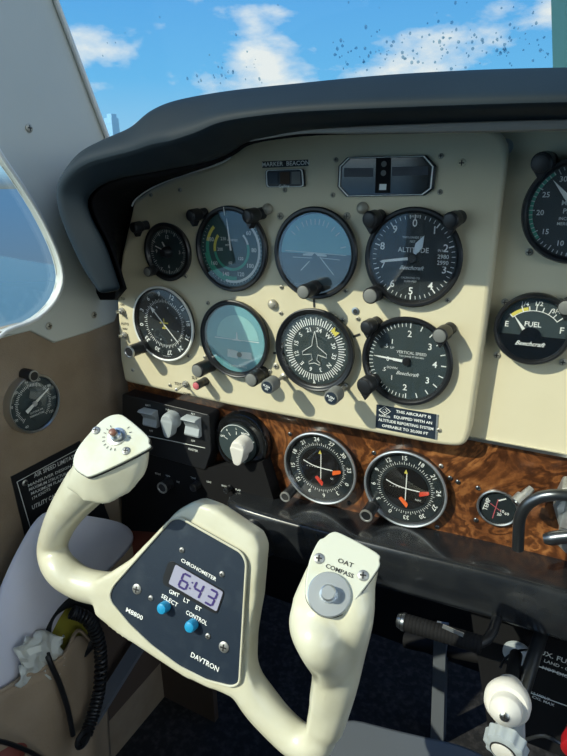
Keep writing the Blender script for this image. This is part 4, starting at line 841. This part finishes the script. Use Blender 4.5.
# black ribbed parking brake handle
hd = thing('brake_handle', 'black ribbed bar handle lying under the beam', 'handle', at(440, 635, -0.07))
a = at(401, 621, -0.07); b = at(482, 645, -0.07); d = (b - a)
bm = B(); L = d.length; n_ = 22; pr = [(0, 0.004)]
for i in range(n_): pr += [(L * (i + 0.15) / n_, 0.0078), (L * (i + 0.6) / n_, 0.0078), (L * (i + 0.8) / n_, 0.0075)]
lathe(bm, a, d, pr + [(L, 0.006)], 22); link('ribbed_grip', bm, 'black_matt', hd)
bm = B(); lathe(bm, a, d, [(-0.004, 0.003), (-0.003, 0.006), (0.002, 0.0082), (0.004, 0.0082)], 22); link('end_cap', bm, 'dark_steel', hd)
bm = B(); c0 = at(453, 630.5, -0.079); e = d.normalized(); box(bm, c0, (0.018, 0.0008, 0.004), Matrix.Rotation(0.12, 3, 'Y')); link('metal_label', bm, 'alu', hd)
bm = B(); tube(bm, [b - d * 0.05, b + Vector((0.006, 0.02, 0.0)), b + Vector((0.008, 0.08, 0.01))], 0.0045, 10, 3); link('stem', bm, 'black_plastic', hd)

# ------------------------------------------------------------------ white throttle knob and grey fluted knob
t = thing('white_push_knob', 'large white stepped push-pull knob with a screw in its tip', 'knob', at(520, 668, -0.01))
tip = at(504.5, 717, -0.135); base = at(516, 655, -0.035); d = (tip - base).normalized()
def along(h): return tip - d * h
bm = B(); lathe(bm, tip, -d, [(0, 0.0030), (0.0006, 0.0038), (0.006, 0.0108), (0.0075, 0.0116), (0.022, 0.0118)], 44); link('cone', bm, 'white_knob', t)
bm = B(); lathe(bm, tip, -d, [(0.015, 0.0095), (0.0155, 0.0148), (0.018, 0.0168), (0.024, 0.0172), (0.029, 0.0160), (0.032, 0.0115), (0.045, 0.0105), (0.050, 0.008)], 44); link('collar', bm, 'white_knob', t)
bm = B(); lathe(bm, tip, -d, [(0.046, 0.0055), ((tip - base).length, 0.0055)], 20); link('shaft', bm, 'black_plastic', t)
screw(tip - d * 0.0004, d, 0.0036, 'steel', t)
t = thing('fluted_knob', 'grey translucent fluted knob below the white knob at bottom edge', 'knob', at(502, 752, -0.09))
tip = at(503, 752, -0.135); d = Vector((-0.1, -0.75, -0.12)).normalized(); bm = B()
u, v, _ = axes(d); n = 72; rings = []
for h, r in ((0, 0.011), (0.0015, 0.0145), (0.011, 0.0155), (0.014, 0.012), (0.03, 0.008)):
    rings.append([bm.verts.new(tip - d * h + (u * math.cos(2 * PI * i / n) + v * math.sin(2 * PI * i / n)) * r * (1 + 0.06 * math.cos(2 * PI * i / n * 10))) for i in range(n)])
for a, b in zip(rings, rings[1:]):
    for i in range(n): bm.faces.new((a[i], a[(i + 1) % n], b[(i + 1) % n], b[i]))
bm.faces.new(rings[0][::-1]); bm.faces.new(rings[-1]); bmesh.ops.recalc_face_normals(bm, faces=bm.faces)
link('grip', bm, 'grey_switch', t)
bm = B(); lathe(bm, tip, d, [(-0.001, 0.0098), (0.0006, 0.0098), (0.0008, 0.0088)], 36, False, False); link('black_ring', bm, 'black_mark', t)
bm = B(); lathe(bm, tip, d, [(-0.001, 0.0088), (0.0012, 0.0085), (0.002, 0.006)], 36); link('cap', bm, 'white_knob', t)
bm = B(); lathe(bm, tip, -d, [(0.025, 0.006), (0.13, 0.006)], 18); link('shaft', bm, 'dark_steel', t)
# red knob at the very edge
P = at(578, 742, -0.09); bm = B(); lathe(bm, P, (0, -1, -0.1), [(-0.02, 0.006), (0, 0.012), (0.008, 0.012), (0.01, 0.009)], 30); tag(link('mixture_control', bm, mat('deep_red', (0.35, 0.01, 0.015), 0.4)), 'red knob just entering the bottom right edge', 'knob')
bm = B(); tube(bm, [at(525, 740, -0.06), at(545, 736, -0.06), at(566, 748, -0.06)], 0.0016, 8, 5); tag(link('chrome_ring', bm, 'dark_steel'), 'dark curved metal rim between the fluted knob and red knob', 'fitting')

# ------------------------------------------------------------------ steel tube handle and casting at right
t = thing('tube_handle', 'dark steel tube looping in front of the burl strip at right', 'handle', at(519, 545, -0.03))
bm = B(); pts = [at(x, y, Y) for x, y, Y in ((518, 549, -0.035), (518.5, 535, -0.036), (520, 518, -0.037), (527, 505, -0.038), (541, 497, -0.038), (558, 495, -0.038), (580, 497, -0.035), (610, 504, -0.03))]
tube(bm, pts, 0.0048, 16, 6); link('upper_loop', bm, 'dark_steel', t)
bm = B(); pts = [at(x, y, -0.042) for x, y in ((544, 539), (551, 538.5), (562, 537), (580, 536), (620, 538))]
tube(bm, pts, [0.0040, 0.0056, 0.0056, 0.0056, 0.0056], 16, 5); link('lower_bar', bm, 'dark_steel', t)
t = thing('grey_casting', 'faceted grey metal casting at the right edge behind the steel tube', 'fitting', at(566, 520, -0.02))
bm = B(); fr = [(553, 506), (562, 488), (580, 486), (600, 500), (600, 555), (566, 554), (557, 545), (559, 527)]
prism(bm, poly3(fr, -0.020), (0, 0.022, 0)); cc = at(585, 520, -0.035); v0 = bm.verts.new(cc)
link('body', bm, 'dull_steel', t, smooth=False, bevel=0.001)
bm = B(); v_ = [at(x, y, Y) for x, y, Y in ((557, 508, -0.022), (567, 496, -0.022), (575, 505, -0.034), (570, 530, -0.036), (560, 527, -0.022))]; prism(bm, v_, (0, 0.006, 0)); link('facet_plate', bm, 'alu', t, smooth=False)

# ------------------------------------------------------------------ yoke
th = math.radians(15)
U = Vector((math.cos(th), 0, -math.sin(th))); V = Vector((math.sin(th), 0, math.cos(th))); Wd = Vector((0, -1, 0))
def frame(ph):
    n = (V * math.cos(ph) + Wd * math.sin(ph)).normalized(); return n, n.cross(U).normalized() * 1
nh, ah = frame(math.radians(70)); ah = -ah if ah.dot(V) < 0 else ah
nc, ac = frame(math.radians(40)); ac = -ac if ac.dot(V) < 0 else ac
H0 = at(182, 600, -0.18)
def hp(x, y, off=0.0): return atp(x, y, H0 + nh * off, nh)
yk = thing('control_yoke', 'cream ram-horn control yoke with digital chronometer in its hub', 'control yoke', H0)
bm = B()
# hub slab with soft edge: two stacked outlines
hub = [(176, 510), (193, 501), (215, 509), (255, 537), (260, 550), (256, 600), (249, 640), (248, 672), (260, 712), (236, 702), (226, 697), (200, 687), (180, 677), (152, 659), (116, 635), (92, 616), (92, 582), (108, 573), (128, 560)]
prism(bm, [hp(x, y, -0.001) for x, y in hub], -nh * 0.024)
rim_o = [(182, 508), (196, 505), (259, 543), (263, 553), (247, 640), (245, 690), (236, 694), (180, 672), (108, 612), (98, 592), (110, 582)]
def tubeyoke(pts, r): # path through (x, y, depth offset behind hub plane)
    P = smooth_path([Vector((*hp(x, y, o), rr)) for (x, y, o), rr in zip(pts, r)], 4)
    for q in P:
        m_ = Matrix.Translation(q.xyz); bmesh.ops.create_icosphere(bm, subdivisions=2, radius=q.w, matrix=m_)
# capsule chains: dense enough spheres are joined by the remesh
def chain(P, r):
    Q = smooth_path([Vector((*p, q)) for p, q in zip(P, r)], 10)
    for q in Q: bmesh.ops.create_icosphere(bm, subdivisions=2, radius=q.w, matrix=Matrix.Translation(q.xyz))
CLp = at(112, 448, -0.19); CRp = at(342, 578, -0.19)
def cl(x, y, off=0): return atp(x, y, CLp + nc * off, nc)
def crp(x, y, off=0): return atp(x, y, CRp + nc * off, nc)
chain([hp(130, 590, -0.016), hp(100, 588, -0.016), hp(78, 582, -0.015), hp(60, 568, -0.014), at(52, 550, -0.175), at(58, 528, -0.178), at(70, 507, -0.182), at(90, 482, -0.180)], [0.016, 0.0165, 0.0165, 0.0168, 0.0152, 0.0158, 0.0178, 0.0215])
chain([hp(238, 670, -0.014), hp(256, 697, -0.015), hp(277, 722, -0.015), hp(300, 742, -0.013), hp(318, 742, -0.008), at(324, 720, -0.185), at(331, 690, -0.187), at(337, 660, -0.185), at(341, 630, -0.183)], [0.015, 0.0165, 0.0155, 0.0150, 0.0135, 0.0140, 0.0155, 0.0175, 0.0175])
chain([crp(312, 612, -0.020), crp(310, 626, -0.020), crp(321, 645, -0.016), at(331, 672, -0.186), at(327, 700, -0.186)], [0.0150, 0.0155, 0.0165, 0.0150, 0.0145])
chain([crp(358, 590, -0.014), crp(354, 618, -0.012), at(346, 655, -0.186), at(338, 690, -0.186), at(327, 725, -0.186)], [0.0125, 0.0140, 0.0145, 0.0145, 0.0145])
def hull(bm, pts):
    vs = [bm.verts.new(p) for p in pts]; r = bmesh.ops.convex_hull(bm, input=vs); bmesh.ops.delete(bm, geom=[g for g in r['geom_unused'] if isinstance(g, bmesh.types.BMVert)], context='VERTS')
capL = [(117.5, 415), (127, 418), (148, 436), (150.5, 444), (148, 451), (97, 476), (84, 476), (74, 466), (78, 450), (94, 430), (106, 419)]
capR = [(324, 538), (332, 532.5), (342, 534), (377, 553), (380, 561), (378, 571), (352, 606), (338, 617), (322, 617), (308.5, 605), (305, 590), (309, 562), (318, 542)]
capL3 = [cl(x, y) for x, y in capL]; capR3 = [crp(x, y) for x, y in capR]
hull(bm, capL3 + [cl(x, y, -0.020) for x, y in ((149, 456), (147, 476), (130, 497), (108, 508), (84, 505), (64, 490), (68, 475), (100, 440))])
hull(bm, capR3 + [crp(x, y, -0.018) for x, y in ((312, 585), (290, 600), (289, 620), (297, 640), (312, 650), (335, 648), (357, 630), (373, 598), (380, 566), (340, 545))])
me = bpy.data.meshes.new('yoke_body'); bmesh.ops.translate(bm, verts=bm.verts, vec=-H0); bm.to_mesh(me); bm.free()
yb_ = bpy.data.objects.new('yoke_body', me); COL.objects.link(yb_); yb_.parent = yk; OFF['yoke_body'] = H0.copy()
me.materials.append(M['yoke_cream'])
rm = yb_.modifiers.new('r', 'REMESH'); rm.mode = 'VOXEL'; rm.voxel_size = 0.0015; rm.use_smooth_shade = True
sm = yb_.modifiers.new('s', 'SMOOTH'); sm.iterations = 45; sm.factor = 0.7
# caps on the grips
def capplate(pts, n, seam_off):
    cc = sum(pts, Vector()) / len(pts); P = smooth_loop(pts, 4)
    bm = B(); prism(bm, [cc + (p - cc) * 1.0 + n * 0.0005 for p in P], -n * 0.002); link('seam', bm, 'black_plastic', yk)
    bm = B(); prism(bm, [cc + (p - cc) * 0.985 + n * 0.0024 for p in P], -n * 0.0022); return link('grip_cap', bm, 'cap_cream', yk, bevel=0.0008)
gl = capplate(capL3, nc, 0); g2 = capplate(capR3, nc, 0)
OFFC = 0.0025
def sc(par, P, r=0.0034): screw(P, nc, r, 'dull_steel', par)
sc(gl, cl(96, 430.5, OFFC)); sc(gl, cl(126, 451, OFFC)); sc(g2, crp(319, 558.5, OFFC), 0.0036); sc(g2, crp(363, 575.5, OFFC), 0.0036)
# left cap: trim button with tick marks
P = cl(117, 436.5, OFFC)
bm = B(); lathe(bm, P, nc, [(0, 0.0078), (0.0008, 0.0075), (0.0012, 0.0052), (0.004, 0.0046), (0.005, 0.0030), (0.007, 0.0030)], 32); tr = link('trim_button', bm, 'steel', yk)
bm = B(); lathe(bm, P, nc, [(0.006, 0.0029), (0.010, 0.0029), (0.0105, 0.0020)], 20); link('button_tip', bm, mat('brown_tip', (0.20, 0.08, 0.05), 0.4), tr)
bm = B()
for a in list(range(150, 300, 18)) + [20, 45, 70]:
    d = U * math.sin(math.radians(a)) + ac * math.cos(math.radians(a)); e = nc.cross(d); c0 = P + nc * 0.0003 + d * 0.0112
    bm.faces.new([bm.verts.new(c0 + d * i * 0.0011 + e * j * 0.00028) for i, j in ((-1, -1), (1, -1), (1, 1), (-1, 1))])
link('tick_marks', bm, 'black_mark', gl, smooth=False)
# right cap: aluminium button and lettering
P = crp(329, 594.5, OFFC)
bm = B(); lathe(bm, P, nc, [(0, 0.0142), (0.0016, 0.0142), (0.0022, 0.0136), (0.0022, 0.0060), (0.0024, 0.0058)], 48); bt = link('push_button', bm, 'alu', yk)
bm = B(); lathe(bm, P, nc, [(0.002, 0.0055), (0.0085, 0.0052), (0.0095, 0.0042)], 30); link('button_tip', bm, 'alu', bt)
bm = B(); a = crp(338, 559.5, OFFC + 0.0002); ux_ = (crp(352, 566, OFFC) - crp(334, 559, OFFC)).normalized(); uy_ = nc.cross(ux_); uy_ = -uy_ if uy_.dot(ac) < 0 else uy_
text(bm, 'OAT', 0.0042, crp(345.5, 563, OFFC + .0002), ux_, uy_, sx=1.25); text(bm, 'COMPASS', 0.0040, crp(339.5, 571, OFFC + .0002), ux_, uy_, sx=1.12)
link('lettering', bm, 'black_mark', g2, smooth=False)
# hub: chronometer face
fp = [(172, 519), (181, 517.5), (242, 552), (247, 562), (240, 683), (232, 686), (208, 680), (180, 666), (152, 645), (130, 624), (112, 602), (110, 594), (114, 585)]
fp3 = [hp(x, y, 0.0006) for x, y in fp]; cc = sum(fp3, Vector()) / len(fp3)
bm = B(); prism(bm, round_loop([p + nh * 0.0006 for p in fp3], 0.004, 3), -nh * 0.004); link('chronometer_face', bm, 'plate_navy', yk, bevel=0.0004)
ri = round_loop([p + nh * 0.0012 for p in fp3], 0.004, 3); bm = B(); tube(bm, ri + [ri[0]], 0.0010, 8, 1, False); link('face_rim', bm, 'yoke_cream', yk)
ef = 0.0013
def hq(x, y, o=ef): return hp(x, y, o)
ux_ = (hq(214, 582.5) - hq(181, 564.5)).normalized(); uy_ = nh.cross(ux_); uy_ = -uy_ if uy_.dot(ah) < 0 else uy_
bm = B()
def ht(s, q0, q1, sz):
    a = hq(*q0, ef + 0.0003); b = hq(*q1, ef + 0.0003); e = (b - a).normalized(); f_ = nh.cross(e); f_ = -f_ if f_.dot(ah) < 0 else f_
    vs, _ = glyphs(s); ww = max(v.x for v in vs) - min(v.x for v in vs); text(bm, s, sz, (a + b) / 2, e, f_, sx=(b - a).length / (ww * sz))
ht('CHRONOMETER', (181, 559.8), (216, 579.8), 0.0044); ht('GMT', (169, 591), (179, 596), 0.005); ht('LT', (183.5, 599.5), (189, 602.5), 0.005); ht('ET', (195.5, 607), (201, 610), 0.005)
ht('SELECT', (161.5, 595.5), (177.5, 605.5), 0.0052); ht('CONTROL', (186, 612), (207, 624), 0.0052); ht('M8800', (126, 609.5), (142.5, 618.5), 0.0058); ht('DAVTRON', (191, 654.5), (218.5, 670), 0.0062)
link('lettering', bm, 'white_mark', yk, smooth=False)
bm = B(); prism(bm, round_loop([hq(x, y, ef + 0.0006) for x, y in ((168, 563), (172, 561), (224, 591), (223, 597), (217, 613.5), (213, 613), (163, 584), (163, 577))], 0.002, 3), -nh * 0.002); link('display_frame', bm, 'black_plastic', yk)
bm = B(); prism(bm, round_loop([hq(x, y, ef + 0.0010) for x, y in ((175.5, 564.5), (223, 592), (216.5, 611.5), (168.5, 583.5))], 0.0015, 3), -nh * 0.001); ds = link('display_screen', bm, 'lcd', yk)
# seven segment digits 6:43
bm = B(); SEG = {'6': 'acdefg', '4': 'bcfg', '3': 'abcdg'}
o0 = hq(185.5, 581.5, ef + 0.0014); ex = (hq(207, 594, ef) - hq(185.5, 581.5, ef)); w6 = 0.0072; hh = 0.0128
e = ux_; f_ = (uy_ + ux_ * 0.12).normalized()
def digit(ch, P):
    W2, H2 = w6 / 2, hh / 2; T_ = 0.00095
    seg = {'a': ((0, H2), 0), 'd': ((0, -H2), 0), 'g': ((0, 0), 0), 'f': ((-W2, H2 / 2), 1), 'b': ((W2, H2 / 2), 1), 'e': ((-W2, -H2 / 2), 1), 'c': ((W2, -H2 / 2), 1)}
    for s in SEG[ch]:
        (px_, py_), vert = seg[s]; l = (H2 if vert else w6) / 2 * 0.92; C_ = P + e * px_ + f_ * py_; a = f_ if vert else e; b = e if vert else f_
        bm.faces.new([bm.verts.new(C_ + a * (l * i) + b * (T_ * j)) for i, j in ((-1, -0.4), (-0.8, -1), (0.8, -1), (1, -0.4), (1, 0.4), (0.8, 1), (-0.8, 1), (-1, 0.4))])
digit('6', hq(184.5, 581.5, ef + 0.0014)); digit('4', hq(197.5, 590, ef + 0.0014)); digit('3', hq(211, 597.5, ef + 0.0014))
for y_ in (-0.0028, 0.0028):
    C_ = hq(191, 585.5, ef + 0.0014) + f_ * y_; bm.faces.new([bm.verts.new(C_ + e * (0.0007 * i) + f_ * (0.0007 * j)) for i, j in ((-1, -1), (1, -1), (1, 1), (-1, 1))])
link('digits', bm, 'lcd_digit', ds, smooth=False)
for q in ((166, 606), (193.5, 624)):
    bm = B(); lathe(bm, hq(q[0], q[1], ef), nh, [(0, 0.0048), (0.006, 0.0048), (0.0075, 0.0042), (0.0082, 0.0025)], 26); link('blue_button', bm, 'blue_button', yk)
for q, r in (((137, 589), 0.0046), ((224, 647), 0.0046), ((182, 550), 0.0024), ((222, 574), 0.0024), ((151, 598), 0.0024), ((208, 636), 0.0024)):
    screw(hq(q[0], q[1], ef), nh, r, 'dull_steel', yk)
# black arm behind the hub to the beam
hb = H0 - nh * 0.02; bm = B(); tube(bm, [hb, hb + Vector((0.0, 0.06, -0.01)), Vector((-0.06, -0.04, -0.31)), Vector((-0.05, 0.0, -0.31))], [0.022, 0.022, 0.025, 0.028], 24, 5); link('column_arm', bm, 'black_gloss', yk)

# ------------------------------------------------------------------ left side: wall placard, pocket, papers, cords
PX = XW - 0.0035
bm = B(); q = [atx(x, y, PX + 0.001) for x, y in ((11, 477), (80, 441), (110, 520), (31, 560))]; prism(bm, q, (-0.001, 0, 0)); lpc = link('speed_placard', bm, 'black_plastic'); tag(lpc, 'black placard lettered AIR SPEED LIMITATIONS on the side wall', 'placard')
bm = B()
def wt(s, q0, q1, sz):
    a = atx(q0[0], q0[1], PX + 0.0015); b = atx(q1[0], q1[1], PX + 0.0015); e = (b - a).normalized(); f_ = nx.cross(e)
    vs, _ = glyphs(s); ww = max(v.x for v in vs) - min(v.x for v in vs); text(bm, s, sz, (a + b) / 2, e, f_, sx=(b - a).length / (ww * sz))
wt('AIR SPEED LIMITATIONS', (34, 476), (84, 452), 0.0075); wt('MANEUVER DESIGN SPEED', (28, 486), (84, 460), 0.005); wt('MAXIMUM STRUCTURAL CRUISING', (29, 490), (86, 465), 0.005); wt('MAXIMUM FLAPS', (31, 494), (64, 479), 0.005); wt('174 KNOTS', (32, 499), (50, 489), 0.005); wt('UTILITY CATEGORY', (32, 508), (70, 488), 0.0075)
a = atx(17, 482, PX + 0.0014); b = atx(31, 530, PX + 0.0014); tube(bm, [a, b], 0.0005, 5, 1); tube(bm, [a, atx(78, 449, PX + 0.0014)], 0.0004, 5, 1)
link('lettering', bm, 'dim_mark', lpc, smooth=False)
screw(atx(25, 483, PX + 0.001), (1, 0, 0), 0.0038, 'steel', lpc)
# map pocket: bulging cloth panel standing off the wall
def grid_surf(name, rows, m, label=None, cat=None, thick=0.002, sub=2, parent=None):
    bm = B(); vs = [[bm.verts.new(p) for p in r] for r in rows]
    for a, b in zip(vs, vs[1:]):
        for i in range(len(a) - 1): bm.faces.new((a[i], a[i + 1], b[i + 1], b[i]))
    bmesh.ops.recalc_face_normals(bm, faces=bm.faces); o = link(name, bm, m, parent)
    s = o.modifiers.new('s', 'SUBSURF'); s.levels = sub; s.render_levels = sub
    k = o.modifiers.new('t', 'SOLIDIFY'); k.thickness = thick; k.offset = 0
    if label: tag(o, label, cat)
    return o
rows = []
top = [(-30, 706, -0.262), (0, 690, -0.255), (25, 678, -0.247), (45, 668, -0.243), (62, 655, -0.245), (78, 632, -0.252), (88, 640, -0.262), (96, 652, -0.275), (104, 665, -0.292)]
for k in range(5):
    f_ = k / 4; row = []
    for j, (x, y, X) in enumerate(top):
        row.append(atx(x, y, X) + Vector((0.010 * math.sin(j * 2.1 + k) * (0.3 + f_ * 0.7) * (1 if 0 < j < 8 else 0), 0.0, -0.22 * f_)) + Vector((0.0, -0.02 * f_, 0)))
    rows.append(row)
pk = grid_surf('map_pocket', rows, 'pouch_cloth', 'tan cloth map pocket with gathered rim on the side wall', 'pocket', 0.004)
bm = B(); tube(bm, [r + Vector((0.001, 0, 0.001)) for r in rows[0]], 0.0022, 8, 4); link('rolled_rim', bm, 'pouch_cloth', pk)
# big pale paper sheet standing in the pocket, and crumpled film
rows = []
for k, pts_ in enumerate((((42, 508, -0.272), (65, 512, -0.262), (95, 517, -0.258), (125, 522, -0.268), (136, 536, -0.285)), ((22, 540, -0.268), (48, 540, -0.255), (80, 548, -0.250), (112, 552, -0.262), (128, 552, -0.285)), ((2, 580, -0.266), (30, 580, -0.250), (60, 588, -0.248), (82, 585, -0.262), (98, 580, -0.285)), ((-15, 630, -0.264), (10, 628, -0.250), (35, 632, -0.250), (55, 620, -0.262), (66, 606, -0.285)), ((-25, 700, -0.264), (0, 690, -0.258), (20, 684, -0.258), (38, 670, -0.266), (52, 650, -0.285)), ((-25, 760, -0.27), (0, 750, -0.268), (20, 744, -0.268), (38, 730, -0.27), (52, 710, -0.285)))):
    rows.append([atx(x, y, X) for x, y, X in pts_])
grid_surf('folded_chart', rows, 'paper', 'large pale lavender folded paper standing in the map pocket', 'paper', 0.0015)
rows = []
for k in range(11):
    row = []
    for j in range(11):
        u_, v_ = j / 10, k / 10
        x = 14 + 44 * u_ + (1 - v_) * 10 - 4 * math.sin(v_ * 6); y = 634 + 52 * v_ - 14 * u_ * v_ + 4 * math.sin(u_ * 9)
        row.append(atx(x, y, -0.243) + Vector((random.uniform(-0.009, 0.009), random.uniform(-0.002, 0.002), random.uniform(-0.002, 0.002))))
    rows.append(row)
grid_surf('crumpled_wrapper', rows, 'plastic_film', 'crumpled translucent grey-green wrapper on the paper in the pocket', 'wrapper', 0.0005, 1)
# headset ear seal with yellow inside and coiled cord
bm = B(); cpt = [atx(x, y, -0.262) for x, y in ((45, 650), (45, 628), (52, 612), (68, 602), (85, 604), (94, 618), (92, 640), (80, 655))]
hs = thing('headset_cup', 'black headset ear cup with yellow lining tucked in the pocket', 'headset', cpt[0])
tube(bm, cpt, 0.0072, 12, 5); link('ear_seal', bm, 'black_plastic', hs)
bm = B(); prism(bm, [p + Vector((-0.004, 0, 0)) for p in cpt], (-0.003, 0, 0)); link('lining', bm, 'yellow_bag', hs)
bm = B(); N = 34 * 10; cen = smooth_path([atx(x, y, X) for x, y, X in ((72, 612, -0.250), (86, 618, -0.240), (97, 635, -0.236), (101, 660, -0.234), (99, 690, -0.232), (93, 715, -0.230), (86, 735, -0.226))], 40)
hel = []
tot = len(cen)
for i in range(N):
    f_ = i / (N - 1) * (tot - 2); a = cen[int(f_)].lerp(cen[int(f_) + 1], f_ - int(f_)); d = (cen[min(int(f_) + 3, tot - 1)] - cen[max(int(f_) - 3, 0)]).normalized(); u, v, _ = axes(d); w_ = i / 10 * 2 * PI
    hel.append(a + (u * math.cos(w_) + v * math.sin(w_)) * 0.0064)
tube(bm, hel, 0.0019, 7, 1); tag(link('coiled_cord', bm, 'black_plastic'), 'black coiled headset cord hanging over the map pocket', 'cord')
bm = B(); tube(bm, [atx(x, y, X) for x, y, X in ((46, 650, -0.245), (50, 662, -0.236), (60, 685, -0.232), (68, 710, -0.230), (73, 735, -0.228))], 0.0030, 10, 6); tag(link('straight_cord', bm, 'black_plastic'), 'straight black cord left of the coiled cord', 'cord')
bm = B(); P = atx(83, 739, -0.22); tube(bm, [P + Vector((0, 0.009 * math.cos(a / 8 * PI), 0.009 * math.sin(a / 8 * PI))) for a in range(17)], 0.0028, 8, 1, False); lathe(bm, P - Vector((0.002, 0, 0)), nx, [(0, 0.006), (0.004, 0.005)], 16); tag(link('cord_plug', bm, 'black_plastic'), 'round black plug where both cords meet', 'plug')
bm = B(); tube(bm, [atx(x, y, -0.235) for x, y in ((-6, 740), (10, 744), (30, 752), (50, 764))], 0.0024, 8, 4); tag(link('lower_cable', bm, 'black_plastic'), 'black cable along the bottom left corner', 'cord')
bm = B(); bmesh.ops.create_uvsphere(bm, u_segments=24, v_segments=14, radius=1, matrix=Matrix.Translation(atx(-2, 764, -0.26)) @ Matrix.Diagonal((0.015, 0.045, 0.018, 1))); tag(link('red_pouch', bm, 'red_brown'), 'dark red soft pouch peeking in at the bottom left corner', 'pouch')
# red brown box under the breaker panel
bm = B(); q = [at(x, y, 0.02) for x, y in ((108, 515), (172, 516), (150, 552), (100, 580), (96, 540))]; prism(bm, q, (0, 0.03, 0)); tag(link('red_box', bm, 'red_brown', bevel=0.002), 'dark red box in shadow below the lower black panel', 'box')
# steel sill rail and pedals
bm = B(); a = Vector((-0.262, -0.24, -0.60)); q0 = atx(158, 628, -0.262); q1 = atx(70, 770, -0.262); prism(bm, [q0, q1, q1 + Vector((0, -0.018, 0.0)), q0 + Vector((0, -0.018, 0.0))], (-0.02, 0, -0.0)); tag(link('sill_rail', bm, 'grey_blue'), 'grey metal sill rail slanting along the dark footwell', 'rail')
pd = thing('rudder_pedal', 'dark rudder pedal arm hanging in the footwell', 'pedal', at(438, 740, 0.18))
bm = B(); prism(bm, [at(x, y, 0.18) for x, y in ((434, 630), (446, 632), (443, 750), (430, 750))], (0, 0.02, 0)); link('arm', bm, 'grey_blue', pd)
bm = B(); tube(bm, [at(405, 640, 0.2), at(480, 655, 0.2)], 0.012, 12, 1); link('cross_tube', bm, 'black_matt', pd)
bm = B(); q = [atz(x, y, -0.50) for x, y in ((345, 715), (395, 728), (470, 745), (560, 800), (300, 860), (280, 760))]; prism(bm, round_loop(q, 0.02, 4), (0, 0, -0.25)); tag(link('floor_hump', bm, 'grey_blue', bevel=0.01, seg=3), 'edge of a slate blue floor hump at the bottom', 'floor hump')  # slate blue floor hump rising from the carpet
